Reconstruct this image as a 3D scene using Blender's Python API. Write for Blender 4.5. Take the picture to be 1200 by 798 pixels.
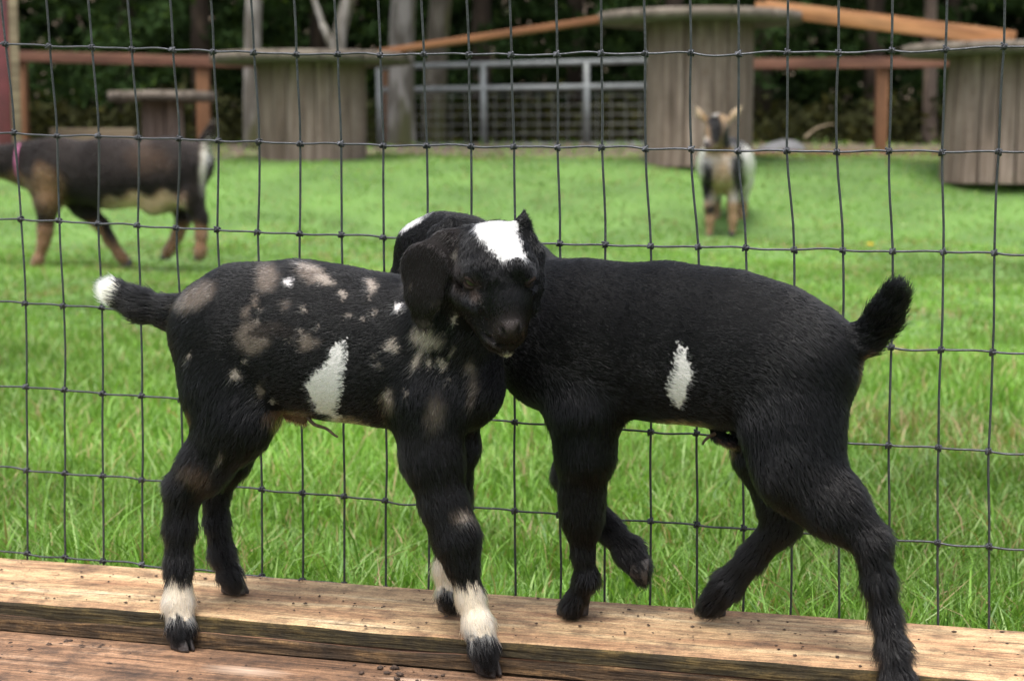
import bpy, math, random
import numpy as np

random.seed(7)
rng = np.random.default_rng(11)
scene = bpy.context.scene
for o in list(bpy.data.objects):
    bpy.data.objects.remove(o)

# ------------------------------------------------------------------ camera
F = 2000.0                       # focal length in photo pixels (photo 1200 wide)
PITCH = 0.115
CAMZ = 0.62
CP, SP = math.cos(PITCH), math.sin(PITCH)
cam = bpy.data.cameras.new('camera')
cam.sensor_width = 36.0
cam.lens = 60.0
cam.clip_start = 0.05
cam.clip_end = 400
cam.dof.use_dof = True
cam.dof.focus_distance = 1.78
cam.dof.aperture_fstop = 8.0
cam_o = bpy.data.objects.new('camera', cam)
scene.collection.objects.link(cam_o)
cam_o.location = (0, 0, CAMZ)
cam_o.rotation_euler = (math.pi / 2 - PITCH, 0, 0)
scene.camera = cam_o

# ------------------------------------------------------------------ sky and sun
SUN_EL, SUN_AZ = math.radians(70), math.radians(200)     # azimuth clockwise from +Y
world = bpy.data.worlds.new('World')
scene.world = world
world.use_nodes = True
wn, wl = world.node_tree.nodes, world.node_tree.links
bg = wn['Background']
sky = wn.new('ShaderNodeTexSky')
sky.sky_type = 'NISHITA'
sky.sun_disc = False
sky.sun_elevation = SUN_EL
sky.sun_rotation = SUN_AZ
sky.dust_density = 4.0
hs = wn.new('ShaderNodeHueSaturation')
hs.inputs['Saturation'].default_value = 0.35             # a clouded, nearly neutral sky
wl.new(sky.outputs[0], hs.inputs['Color'])
wl.new(hs.outputs[0], bg.inputs['Color'])
bg.inputs['Strength'].default_value = 0.13
sun = bpy.data.lights.new('sun', 'SUN')
sun.energy = 1.5
sun.angle = math.radians(25)
sun.color = (1.0, 0.96, 0.9)
sun_o = bpy.data.objects.new('sun', sun)
scene.collection.objects.link(sun_o)
sun_o.rotation_euler = (math.pi / 2 - SUN_EL, 0, -SUN_AZ + math.pi)
sun_o.location = (0, 0, 12)
scene.view_settings.view_transform = 'Standard'
scene.view_settings.look = 'None'
scene.view_settings.exposure = 1.62
scene.view_settings.gamma = 1.0
scene.view_settings.use_curve_mapping = False
scene.cycles.use_denoising = True
scene.cycles.max_bounces = 10
scene.cycles.diffuse_bounces = 4
scene.cycles.transparent_max_bounces = 8
scene.cycles_curves.shape = 'RIBBONS'

# ------------------------------------------------------------------ helpers
COL = scene.collection


def PW(px, py, y):
    """world point seen at photo pixel (px, py) and lying y metres ahead"""
    u = (px - 600) / F
    v = (py - 399) / F
    s = y / (CP - v * SP)
    return np.array([u * s, y, CAMZ - s * (SP + v * CP)])


def PZ(px, py, z):
    """world point seen at (px, py) and lying at height z"""
    v = (py - 399) / F
    s = (CAMZ - z) / (SP + v * CP)
    return np.array([(px - 600) / F * s, s * (CP - v * SP), z])


def depth(P):
    P = np.asarray(P)
    return P[..., 1] * CP - (P[..., 2] - CAMZ) * SP


def proj(P):
    P = np.asarray(P)
    zc = depth(P)
    yc = P[..., 1] * SP + (P[..., 2] - CAMZ) * CP
    return np.stack([600 + F * P[..., 0] / zc, 399 - F * yc / zc], -1)


def link(name, data, parent=None, loc=None):
    o = bpy.data.objects.new(name, data)
    COL.objects.link(o)
    if parent is not None:
        o.parent = parent
    if loc is not None:
        o.location = loc
    return o


def tag(o, label=None, cat=None, group=None, kind=None):
    if label: o['label'] = label
    if cat: o['category'] = cat
    if group: o['group'] = group
    if kind: o['kind'] = kind
    return o


def thing(name, loc, label, cat, group=None, rz=0.0):
    o = link(name, None, loc=tuple(loc))
    o.rotation_euler = (0, 0, rz)
    o.empty_display_size = 0.1
    return tag(o, label, cat, group)


def mesh_np(name, V, faces, mat=None, smooth=False, col=None):
    """faces: list of int arrays, each (n,k)"""
    me = bpy.data.meshes.new(name)
    V = np.asarray(V, dtype=np.float32)
    if not isinstance(faces, list):
        faces = [faces]
    faces = [np.asarray(f, dtype=np.int32) for f in faces if len(f)]
    loops = np.concatenate([f.ravel() for f in faces])
    sizes = np.concatenate([np.full(len(f), f.shape[1], np.int32) for f in faces])
    starts = np.concatenate([[0], np.cumsum(sizes)[:-1]]).astype(np.int32)
    me.vertices.add(len(V))
    me.vertices.foreach_set('co', V.ravel())
    me.loops.add(len(loops))
    me.loops.foreach_set('vertex_index', loops)
    me.polygons.add(len(sizes))
    me.polygons.foreach_set('loop_start', starts)
    if col is not None:
        a = me.color_attributes.new('col', 'FLOAT_COLOR', 'POINT')
        c4 = np.ones((len(V), 4), np.float32)
        c4[:, :3] = col
        a.data.foreach_set('color', c4.ravel())
    me.update(calc_edges=True)
    me.validate()
    if smooth:
        me.polygons.foreach_set('use_smooth', np.ones(len(me.polygons), bool))
    if mat is not None:
        me.materials.append(mat)
    return me


class MB:
    def __init__(self):
        self.v, self.f4, self.f3, self.n = [], [], [], 0

    def add(self, V, f4=(), f3=()):
        V = np.asarray(V, float)
        self.v.append(V)
        if len(f4): self.f4.append(np.asarray(f4) + self.n)
        if len(f3): self.f3.append(np.asarray(f3) + self.n)
        self.n += len(V)

    def box(self, lo, hi, bev=0.0):
        lo, hi = np.array(lo, float), np.array(hi, float)
        if bev <= 0:
            V = [[(lo, hi)[i][0], (lo, hi)[j][1], (lo, hi)[k][2]] for i in (0, 1) for j in (0, 1) for k in (0, 1)]
            self.add(V, [[0, 1, 3, 2], [4, 6, 7, 5], [0, 4, 5, 1], [2, 3, 7, 6], [0, 2, 6, 4], [1, 5, 7, 3]])
            return
        import bmesh
        bm = bmesh.new()
        bmesh.ops.create_cube(bm, size=1.0)
        c, s = (lo + hi) / 2, hi - lo
        for v in bm.verts:
            v.co = [c[i] + v.co[i] * s[i] for i in range(3)]
        bmesh.ops.bevel(bm, geom=bm.edges[:], offset=bev, segments=2, affect='EDGES', profile=0.6)
        bm.verts.index_update()
        V = [tuple(v.co) for v in bm.verts]
        f4 = [[v.index for v in f.verts] for f in bm.faces if len(f.verts) == 4]
        f3 = [[v.index for v in f.verts] for f in bm.faces if len(f.verts) == 3]
        bm.free()
        self.add(V, f4, f3)

    def tube(self, pts, r, n=6, cap=True):
        pts = np.asarray(pts, float)
        m = len(pts)
        r = np.broadcast_to(np.asarray(r, float), (m,))
        T = np.gradient(pts, axis=0)
        T /= np.linalg.norm(T, axis=1)[:, None] + 1e-12
        ref = np.array([0, 1.0, 0]) if abs(T[:, 1]).mean() < 0.8 else np.array([1.0, 0, 0])
        A = np.cross(T, ref); A /= np.linalg.norm(A, axis=1)[:, None] + 1e-12
        B = np.cross(T, A)
        an = np.arange(n) / n * 2 * np.pi
        V = pts[:, None, :] + r[:, None, None] * (np.cos(an)[None, :, None] * A[:, None, :] + np.sin(an)[None, :, None] * B[:, None, :])
        i = np.arange(m - 1)[:, None] * n
        j = np.arange(n)[None, :]
        k = (np.arange(n) + 1)[None, :] % n
        f4 = np.stack([i + j, i + k, i + n + k, i + n + j], -1).reshape(-1, 4)
        V = V.reshape(-1, 3)
        f3 = []
        if cap:
            V = np.concatenate([V, pts[:1], pts[-1:]])
            a, b = m * n, m * n + 1
            for q in range(n):
                f3.append([a, (q + 1) % n, q])
                f3.append([b, (m - 1) * n + q, (m - 1) * n + (q + 1) % n])
        self.add(V, f4, f3)

    def disc(self, c, r, z0, z1, n=28, wob=0.0, bev=0.006):
        an = np.arange(n) / n * 2 * np.pi
        rr = r * (1 + wob * rng.standard_normal(n))
        prof = [(z0, 1 - bev / r * 1.5), (z0 + bev, 1.0), (z1 - bev, 1.0), (z1, 1 - bev / r * 1.5)]
        V = [[c[0] + rr[q] * s * math.cos(an[q]), c[1] + rr[q] * s * math.sin(an[q]), z] for z, s in prof for q in range(n)]
        f4 = [[l * n + q, l * n + (q + 1) % n, (l + 1) * n + (q + 1) % n, (l + 1) * n + q] for l in range(3) for q in range(n)]
        V += [[c[0], c[1], z0], [c[0], c[1], z1]]
        f3 = [[4 * n, (q + 1) % n, q] for q in range(n)] + [[4 * n + 1, 3 * n + q, 3 * n + (q + 1) % n] for q in range(n)]
        self.add(V, f4, f3)

    def mesh(self, name, mat, smooth=False, col=None):
        fs = []
        if self.f4: fs.append(np.concatenate(self.f4))
        if self.f3: fs.append(np.concatenate(self.f3))
        return mesh_np(name, np.concatenate(self.v), fs, mat, smooth, col)

    def build(self, name, mat, parent=None, smooth=False, loc=None):
        return link(name, self.mesh(name, mat, smooth), parent, loc)


# ------------------------------------------------------------------ materials
def new_mat(name):
    m = bpy.data.materials.new(name)
    m.use_nodes = True
    nt = m.node_tree
    return m, nt.nodes, nt.links, nt.nodes['Principled BSDF']


def ramp(nodes, stops):
    r = nodes.new('ShaderNodeValToRGB')
    e = r.color_ramp.elements
    while len(e) < len(stops):
        e.new(0.5)
    for k, (p, c) in enumerate(stops):
        e[k].position = p
        e[k].color = (*c, 1)
    return r


def simple(name, c, rough=0.6, metal=0.0, var=0.25, scale=30.0, bump=0.0, bscale=80.0):
    m, n, l, b = new_mat(name)
    tc = n.new('ShaderNodeTexCoord')
    ns = n.new('ShaderNodeTexNoise')
    ns.inputs['Scale'].default_value = scale
    ns.inputs['Detail'].default_value = 6
    l.new(tc.outputs['Object'], ns.inputs['Vector'])
    c = np.array(c)
    r = ramp(n, [(0.3, tuple(c * (1 - var))), (0.7, tuple(np.minimum(c * (1 + var), 1)))])
    l.new(ns.outputs['Fac'], r.inputs['Fac'])
    l.new(r.outputs['Color'], b.inputs['Base Color'])
    b.inputs['Roughness'].default_value = rough
    b.inputs['Metallic'].default_value = metal
    if bump:
        n2 = n.new('ShaderNodeTexNoise')
        n2.inputs['Scale'].default_value = bscale
        n2.inputs['Detail'].default_value = 6
        l.new(tc.outputs['Object'], n2.inputs['Vector'])
        bp = n.new('ShaderNodeBump')
        bp.inputs['Strength'].default_value = bump
        bp.inputs['Distance'].default_value = 0.01
        l.new(n2.outputs['Fac'], bp.inputs['Height'])
        l.new(bp.outputs['Normal'], b.inputs['Normal'])
    return m


def wood(name, stops, axis=0, grain=55.0, along=1.6, bump=0.35, rough=0.75, dirt=None, dirt_amt=0.5, fine=260.0, randomize=True, worn=False, scrape=None):
    """stops: colour ramp over the grain; axis: length direction in object space; dirt: colour of blotchy soil/moss"""
    m, n, l, b = new_mat(name)
    tc = n.new('ShaderNodeTexCoord')
    oi = n.new('ShaderNodeObjectInfo')
    add = n.new('ShaderNodeVectorMath'); add.operation = 'ADD'
    mul = n.new('ShaderNodeVectorMath'); mul.operation = 'SCALE'
    mul.inputs['Scale'].default_value = 13.7 if randomize else 0.0
    cx = n.new('ShaderNodeCombineXYZ')
    for k in range(3):
        l.new(oi.outputs['Random'], cx.inputs[k])
    l.new(cx.outputs[0], mul.inputs[0])
    l.new(tc.outputs['Object'], add.inputs[0])
    l.new(mul.outputs[0], add.inputs[1])
    mp = n.new('ShaderNodeMapping')
    sc = [grain] * 3
    sc[axis] = along
    mp.inputs['Scale'].default_value = sc
    l.new(add.outputs[0], mp.inputs['Vector'])
    g = n.new('ShaderNodeTexNoise')
    g.inputs['Scale'].default_value = 1.0
    g.inputs['Detail'].default_value = 9
    g.inputs['Roughness'].default_value = 0.62
    g.inputs['Distortion'].default_value = 0.6
    l.new(mp.outputs[0], g.inputs['Vector'])
    r = ramp(n, stops)
    l.new(g.outputs['Fac'], r.inputs['Fac'])
    # broad patches (weathering)
    p = n.new('ShaderNodeTexNoise')
    p.inputs['Scale'].default_value = 1.0
    p.inputs['Detail'].default_value = 5
    mp2 = n.new('ShaderNodeMapping')
    s2 = [14.0] * 3
    s2[axis] = 3.0
    mp2.inputs['Scale'].default_value = s2
    l.new(add.outputs[0], mp2.inputs['Vector'])
    l.new(mp2.outputs[0], p.inputs['Vector'])
    hsv = n.new('ShaderNodeHueSaturation')
    l.new(r.outputs['Color'], hsv.inputs['Color'])
    mr = n.new('ShaderNodeMapRange')
    mr.inputs['From Min'].default_value = 0.3; mr.inputs['From Max'].default_value = 0.7
    mr.inputs['To Min'].default_value = 0.72; mr.inputs['To Max'].default_value = 1.22
    l.new(p.outputs['Fac'], mr.inputs['Value'])
    l.new(mr.outputs[0], hsv.inputs['Value'])
    last = hsv.outputs['Color']
    if dirt is not None:
        d = n.new('ShaderNodeTexNoise')
        d.inputs['Scale'].default_value = 22.0
        d.inputs['Detail'].default_value = 10
        d.inputs['Roughness'].default_value = 0.72
        l.new(add.outputs[0], d.inputs['Vector'])
        dr = ramp(n, [(0.60 - 0.18 * dirt_amt, (0, 0, 0)), (0.78 - 0.12 * dirt_amt, (1, 1, 1))])
        l.new(d.outputs['Fac'], dr.inputs['Fac'])
        mx = n.new('ShaderNodeMixRGB')
        l.new(dr.outputs['Color'], mx.inputs['Fac'])
        l.new(last, mx.inputs['Color1'])
        mx.inputs['Color2'].default_value = (*dirt, 1)
        last = mx.outputs['Color']
    crk = None
    if worn:
        def tex(sx, sy, det, lo, hi, c0, c1):
            t = n.new('ShaderNodeTexNoise')
            t.inputs['Scale'].default_value = 1.0
            t.inputs['Detail'].default_value = det
            t.inputs['Roughness'].default_value = 0.7
            mq = n.new('ShaderNodeMapping')
            sq = [sy] * 3
            sq[axis] = sx
            mq.inputs['Scale'].default_value = sq
            l.new(add.outputs[0], mq.inputs['Vector'])
            l.new(mq.outputs[0], t.inputs['Vector'])
            rr = ramp(n, [(lo, (c0,) * 3), (hi, (c1,) * 3)])
            l.new(t.outputs['Fac'], rr.inputs['Fac'])
            return rr.outputs['Color']
        for args in ((9, 210, 6, 0.36, 0.46, 0.42, 1.0), (420, 520, 3, 0.38, 0.60, 0.72, 1.12), (60, 90, 8, 0.40, 0.52, 0.66, 1.0)):
            mm = n.new('ShaderNodeMixRGB'); mm.blend_type = 'MULTIPLY'
            mm.inputs['Fac'].default_value = 1.0
            l.new(last, mm.inputs['Color1'])
            o_ = tex(*args)
            crk = crk or o_
            l.new(o_, mm.inputs['Color2'])
            last = mm.outputs['Color']
    if scrape is not None:
        for cx_, cy_, rx_, ry_ in scrape:
            sm = n.new('ShaderNodeMapping')
            sm.inputs['Location'].default_value = (-cx_ / rx_, -cy_ / ry_, 0)
            sm.inputs['Scale'].default_value = (1 / rx_, 1 / ry_, 0.0)
            l.new(tc.outputs['Object'], sm.inputs['Vector'])
            ln = n.new('ShaderNodeVectorMath'); ln.operation = 'LENGTH'
            l.new(sm.outputs[0], ln.inputs[0])
            sb = n.new('ShaderNodeMath'); sb.operation = 'MULTIPLY_ADD'
            l.new(g.outputs['Fac'], sb.inputs[0]); sb.inputs[1].default_value = -1.9
            l.new(ln.outputs['Value'], sb.inputs[2])
            sr = n.new('ShaderNodeMapRange')
            sr.inputs['From Min'].default_value = 0.1; sr.inputs['From Max'].default_value = -0.9
            l.new(sb.outputs[0], sr.inputs['Value'])
            mm = n.new('ShaderNodeMixRGB')
            l.new(sr.outputs[0], mm.inputs['Fac'])
            l.new(last, mm.inputs['Color1'])
            mm.inputs['Color2'].default_value = (0.36, 0.26, 0.19, 1)
            last = mm.outputs['Color']
    l.new(last, b.inputs['Base Color'])
    b.inputs['Roughness'].default_value = rough
    b.inputs['Specular IOR Level'].default_value = 0.3
    fn = n.new('ShaderNodeTexNoise')
    fn.inputs['Scale'].default_value = 1.0
    fn.inputs['Detail'].default_value = 8
    mp3 = n.new('ShaderNodeMapping')
    s3 = [fine] * 3
    s3[axis] = fine / 25
    mp3.inputs['Scale'].default_value = s3
    l.new(add.outputs[0], mp3.inputs['Vector'])
    l.new(mp3.outputs[0], fn.inputs['Vector'])
    bp = n.new('ShaderNodeBump')
    bp.inputs['Strength'].default_value = bump
    bp.inputs['Distance'].default_value = 0.004
    ad = n.new('ShaderNodeMath'); ad.operation = 'ADD'
    l.new(fn.outputs['Fac'], ad.inputs[0])
    l.new(g.outputs['Fac'], ad.inputs[1])
    l.new(ad.outputs[0], bp.inputs['Height'])
    l.new(bp.outputs['Normal'], b.inputs['Normal'])
    return m


def leaf_mat(name, rough=0.5, trans=0.35):
    """foliage / grass: colour from the mesh's own colour attribute, some light passes through"""
    m, n, l, b = new_mat(name)
    at = n.new('ShaderNodeAttribute')
    at.attribute_name = 'col'
    l.new(at.outputs['Color'], b.inputs['Base Color'])
    b.inputs['Roughness'].default_value = rough
    b.inputs['Specular IOR Level'].default_value = 0.3
    tr = n.new('ShaderNodeBsdfTranslucent')
    br = n.new('ShaderNodeMixRGB'); br.blend_type = 'MULTIPLY'
    br.inputs['Fac'].default_value = 1.0
    br.inputs['Color2'].default_value = (1.25, 1.3, 0.6, 1)
    l.new(at.outputs['Color'], br.inputs['Color1'])
    l.new(br.outputs[0], tr.inputs['Color'])
    mx = n.new('ShaderNodeMixShader')
    mx.inputs['Fac'].default_value = trans
    l.new(b.outputs[0], mx.inputs[1])
    l.new(tr.outputs[0], mx.inputs[2])
    l.new(mx.outputs[0], n['Material Output'].inputs['Surface'])
    return m


def skin_mat(name):
    m, n, l, b = new_mat(name)
    at = n.new('ShaderNodeAttribute')
    at.attribute_name = 'col'
    l.new(at.outputs['Color'], b.inputs['Base Color'])
    b.inputs['Roughness'].default_value = 0.7
    b.inputs['Specular IOR Level'].default_value = 0.08
    return m


def fur_mat(name, rough=0.22, radial=0.3):
    m, n, l, b = new_mat(name)
    n.remove(b)
    h = n.new('ShaderNodeBsdfHairPrincipled')
    h.model = 'CHIANG'
    h.parametrization = 'COLOR'
    at = n.new('ShaderNodeAttribute')
    at.attribute_name = 'col'
    l.new(at.outputs['Color'], h.inputs['Color'])
    h.inputs['Roughness'].default_value = rough
    h.inputs['Radial Roughness'].default_value = radial
    h.inputs['Random Roughness'].default_value = 0.2
    h.inputs['IOR'].default_value = 1.29
    l.new(h.outputs[0], n['Material Output'].inputs['Surface'])
    return m


M = {}
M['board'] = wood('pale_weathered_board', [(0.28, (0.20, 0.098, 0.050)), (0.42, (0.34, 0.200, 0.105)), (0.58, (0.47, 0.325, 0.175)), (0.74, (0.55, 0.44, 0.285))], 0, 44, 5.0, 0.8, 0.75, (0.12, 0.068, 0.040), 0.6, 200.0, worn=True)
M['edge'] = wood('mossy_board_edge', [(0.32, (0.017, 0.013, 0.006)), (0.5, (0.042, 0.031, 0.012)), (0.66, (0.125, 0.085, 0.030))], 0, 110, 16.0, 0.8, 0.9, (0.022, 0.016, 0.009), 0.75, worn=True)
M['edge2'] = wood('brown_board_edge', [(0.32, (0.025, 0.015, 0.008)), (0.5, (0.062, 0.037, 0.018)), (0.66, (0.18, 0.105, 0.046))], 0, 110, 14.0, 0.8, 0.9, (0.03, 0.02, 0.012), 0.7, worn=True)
M['lowboard'] = wood('red_brown_board', [(0.28, (0.06, 0.031, 0.019)), (0.45, (0.14, 0.070, 0.038)), (0.60, (0.21, 0.112, 0.062)), (0.76, (0.36, 0.25, 0.17))], 0, 52, 3.5, 1.0, 0.75, (0.035, 0.022, 0.016), 0.85, 200.0)
M['muddy'] = wood('scraped_muddy_board', [(0.28, (0.075, 0.040, 0.023)), (0.45, (0.18, 0.096, 0.052)), (0.60, (0.265, 0.150, 0.085)), (0.76, (0.40, 0.28, 0.19))], 0, 52, 3.5, 1.0, 0.75, (0.045, 0.028, 0.02), 0.75, 200.0, worn=True, scrape=[(1.329, 0.172, 0.055, 0.016), (1.52, 0.190, 0.05, 0.008)])
M['grey_wood'] = wood('weathered_grey_wood', [(0.3, (0.080, 0.054, 0.042)), (0.5, (0.168, 0.122, 0.100)), (0.7, (0.27, 0.21, 0.180))], 2, 30, 1.2, 0.4, 0.85, (0.10, 0.062, 0.036), 0.3)
M['top_wood'] = wood('grey_brown_tabletop', [(0.3, (0.055, 0.043, 0.034)), (0.5, (0.105, 0.085, 0.068)), (0.7, (0.16, 0.135, 0.112))], 0, 20, 1.0, 0.4, 0.85, (0.09, 0.085, 0.05), 0.25)
M['red_wood'] = wood('red_brown_rail_wood', [(0.3, (0.055, 0.024, 0.015)), (0.5, (0.10, 0.044, 0.027)), (0.7, (0.145, 0.072, 0.045))], 0, 18, 1.0, 0.3, 0.8)
M['post_wood'] = wood('orange_brown_post_wood', [(0.3, (0.065, 0.029, 0.013)), (0.5, (0.125, 0.058, 0.026)), (0.7, (0.175, 0.092, 0.046))], 2, 18, 1.0, 0.3, 0.8)
M['orange_wood'] = wood('orange_plank_wood', [(0.3, (0.13, 0.052, 0.018)), (0.5, (0.225, 0.10, 0.037)), (0.7, (0.31, 0.16, 0.07))], 0, 22, 1.0, 0.3, 0.7)
M['dull_orange'] = wood('dull_orange_plank_wood', [(0.3, (0.09, 0.036, 0.015)), (0.5, (0.16, 0.066, 0.027)), (0.7, (0.22, 0.105, 0.046))], 0, 22, 1.0, 0.3, 0.75)
M['tan_wood'] = wood('pale_timber', [(0.3, (0.09, 0.066, 0.042)), (0.5, (0.155, 0.12, 0.078)), (0.7, (0.22, 0.175, 0.118))], 0, 22, 1.0, 0.3, 0.85)
M['wire'] = simple('dark_wire', (0.040, 0.041, 0.047), 0.36, 0.45, 0.35, 60, 0.2, 300)
M['galv'] = simple('galvanised_tube', (0.20, 0.21, 0.205), 0.45, 0.3, 0.2, 10)
M['gate_wire'] = simple('gate_mesh_wire', (0.17, 0.17, 0.155), 0.5, 0.2, 0.2, 10)
M['red_paint'] = simple('faded_red_metal', (0.085, 0.014, 0.018), 0.5, 0.0, 0.35, 6)
M['white_paint'] = simple('dirty_white_strip', (0.24, 0.19, 0.2), 0.6, 0.0, 0.25, 8)
M['stone'] = simple('grey_stone', (0.085, 0.085, 0.088), 0.85, 0, 0.3, 7, 0.6, 20)
M['dirt'] = simple('dark_soil_crumb', (0.05, 0.03, 0.02), 0.95, 0, 0.5, 300, 0.5, 500)
M['hoof'] = simple('dark_hoof_horn', (0.028, 0.022, 0.02), 0.5, 0, 0.4, 200, 0.3, 400)
M['palehoof'] = simple('pale_hoof_horn', (0.20, 0.15, 0.10), 0.5, 0, 0.4, 200, 0.3, 400)
M['eye'] = simple('dark_eye', (0.008, 0.006, 0.005), 0.2, 0, 0.3, 300)
M['lid'] = simple('brown_eyelid', (0.015, 0.010, 0.008), 0.85, 0, 0.3, 300)
M['cord'] = simple('dried_cord', (0.05, 0.028, 0.014), 0.7, 0, 0.4, 300, 0.5, 300)
M['collar'] = simple('pink_collar', (0.24, 0.06, 0.13), 0.6, 0, 0.2, 40)
M['leaf'] = leaf_mat('leaf_foliage', 0.95, 0.25)
M['leaf'].node_tree.nodes['Principled BSDF'].inputs['Specular IOR Level'].default_value = 0.05
M['grass'] = leaf_mat('grass_blade', 0.45, 0.35)
M['skin'] = skin_mat('goat_skin')
M['fur'] = fur_mat('goat_fur')
M['coarse_fur'] = fur_mat('adult_goat_fur', 0.4, 0.5)
M['petal'] = simple('dandelion_yellow', (0.80, 0.55, 0.02), 0.7, 0, 0.15, 200)
M['lid'].node_tree.nodes['Principled BSDF'].inputs['Specular IOR Level'].default_value = 0.1
M['stem'] = simple('green_stem', (0.10, 0.20, 0.03), 0.6, 0, 0.2, 100)


def bark_mat(name, base, pale, moss, pale_amt, moss_amt):
    m, n, l, b = new_mat(name)
    tc = n.new('ShaderNodeTexCoord')
    mp = n.new('ShaderNodeMapping')
    mp.inputs['Scale'].default_value = (9, 9, 2.2)
    l.new(tc.outputs['Object'], mp.inputs['Vector'])
    def noise(s, d=8):
        t = n.new('ShaderNodeTexNoise')
        t.inputs['Scale'].default_value = s
        t.inputs['Detail'].default_value = d
        l.new(mp.outputs[0], t.inputs['Vector'])
        return t
    a, c, d = noise(1.0), noise(0.35), noise(3.5)
    r1 = ramp(n, [(0.62 - pale_amt * 0.35, base), (0.72 - pale_amt * 0.25, pale)])
    l.new(a.outputs['Fac'], r1.inputs['Fac'])
    r2 = ramp(n, [(0.66 - moss_amt * 0.3, (0, 0, 0)), (0.74 - moss_amt * 0.25, (1, 1, 1))])
    l.new(c.outputs['Fac'], r2.inputs['Fac'])
    mx = n.new('ShaderNodeMixRGB')
    l.new(r2.outputs[0], mx.inputs['Fac'])
    l.new(r1.outputs[0], mx.inputs['Color1'])
    mx.inputs['Color2'].default_value = (*moss, 1)
    l.new(mx.outputs[0], b.inputs['Base Color'])
    b.inputs['Roughness'].default_value = 0.9
    bp = n.new('ShaderNodeBump')
    bp.inputs['Strength'].default_value = 0.7
    bp.inputs['Distance'].default_value = 0.03
    l.new(d.outputs['Fac'], bp.inputs['Height'])
    l.new(bp.outputs[0], b.inputs['Normal'])
    return m


M['alder'] = bark_mat('alder_bark', (0.075, 0.066, 0.052), (0.21, 0.195, 0.175), (0.055, 0.055, 0.018), 0.5, 0.5)
M['mossy'] = bark_mat('mossy_bark', (0.055, 0.045, 0.03), (0.12, 0.105, 0.08), (0.06, 0.06, 0.018), 0.4, 0.6)
M['fir'] = bark_mat('fir_bark', (0.055, 0.038, 0.028), (0.12, 0.085, 0.06), (0.04, 0.05, 0.02), 0.3, 0.2)

# ------------------------------------------------------------------ ground
FYAW = -0.27
FD = np.array([math.cos(FYAW), math.sin(FYAW), 0.0])           # along the fence, to the right
FN = np.array([math.sin(FYAW), -math.cos(FYAW), 0.0])          # from the fence towards the camera


def sstep(a, b, x):
    t = np.clip((x - a) / (b - a), 0, 1)
    return t * t * (3 - 2 * t)


def ground_z(x, y):
    x, y = np.asarray(x, float), np.asarray(y, float)
    rise = 0.50 * sstep(10.5, 13.9, y) + 0.10 * sstep(14.5, 20, y)
    bumps = 0.012 * np.sin(x * 2.1 + 1) * np.sin(y * 1.7) + 0.01 * np.sin(x * 5.3 + y * 3.1)
    bumps = bumps * sstep(2.2, 4.0, y)
    added_hill = 9.0 * sstep(33, 60, y)  # rise added behind the forest to close gaps of sky
    return rise + bumps + added_hill


def make_ground():
    ys = np.concatenate([np.linspace(-30, 0.5, 12), np.linspace(1, 20, 110), np.linspace(20.5, 40, 40), np.linspace(42, 300, 40)])
    xs = np.concatenate([np.linspace(-250, -9, 25), np.linspace(-8, 8, 90), np.linspace(9, 250, 25)])
    X, Y = np.meshgrid(xs, ys)
    Z = ground_z(X, Y)
    V = np.stack([X, Y, Z], -1).reshape(-1, 3)
    nx, ny = len(xs), len(ys)
    i = np.arange(ny - 1)[:, None] * nx + np.arange(nx - 1)[None, :]
    f = np.stack([i, i + 1, i + nx + 1, i + nx], -1).reshape(-1, 4)
    m, n, l, b = new_mat('meadow_soil')
    tc = n.new('ShaderNodeTexCoord')
    a = n.new('ShaderNodeTexNoise'); a.inputs['Scale'].default_value = 1.6; a.inputs['Detail'].default_value = 8
    l.new(tc.outputs['Object'], a.inputs['Vector'])
    green = ramp(n, [(0.35, (0.05, 0.10, 0.018)), (0.65, (0.085, 0.165, 0.03))])
    l.new(a.outputs['Fac'], green.inputs['Fac'])
    c = n.new('ShaderNodeTexNoise'); c.inputs['Scale'].default_value = 25; c.inputs['Detail'].default_value = 8
    l.new(tc.outputs['Object'], c.inputs['Vector'])
    soil = ramp(n, [(0.3, (0.035, 0.024, 0.015)), (0.7, (0.11, 0.08, 0.05))])
    l.new(c.outputs['Fac'], soil.inputs['Fac'])
    sp = n.new('ShaderNodeSeparateXYZ')
    l.new(tc.outputs['Object'], sp.inputs[0])
    ad = n.new('ShaderNodeMath'); ad.operation = 'MULTIPLY_ADD'
    l.new(a.outputs['Fac'], ad.inputs[0]); ad.inputs[1].default_value = 3.0
    l.new(sp.outputs['Y'], ad.inputs[2])
    mr = n.new('ShaderNodeMapRange')
    mr.inputs['From Min'].default_value = 15.0; mr.inputs['From Max'].default_value = 16.2
    l.new(ad.outputs[0], mr.inputs['Value'])
    mx = n.new('ShaderNodeMixRGB')
    l.new(mr.outputs[0], mx.inputs['Fac'])
    l.new(green.outputs[0], mx.inputs['Color1'])
    l.new(soil.outputs[0], mx.inputs['Color2'])
    l.new(mx.outputs[0], b.inputs['Base Color'])
    b.inputs['Roughness'].default_value = 0.95
    o = link('ground', mesh_np('ground', V, f, m, True))
    tag(o, kind='structure')


make_ground()

# ------------------------------------------------------------------ boards the kids stand on
Z_TOP, Z_MID, Z_LOW = 0.1125, 0.095, 0.0765
BASE = np.array([-0.046, 1.908, 0.0])           # a point on the fence line
RZ = FYAW


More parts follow.
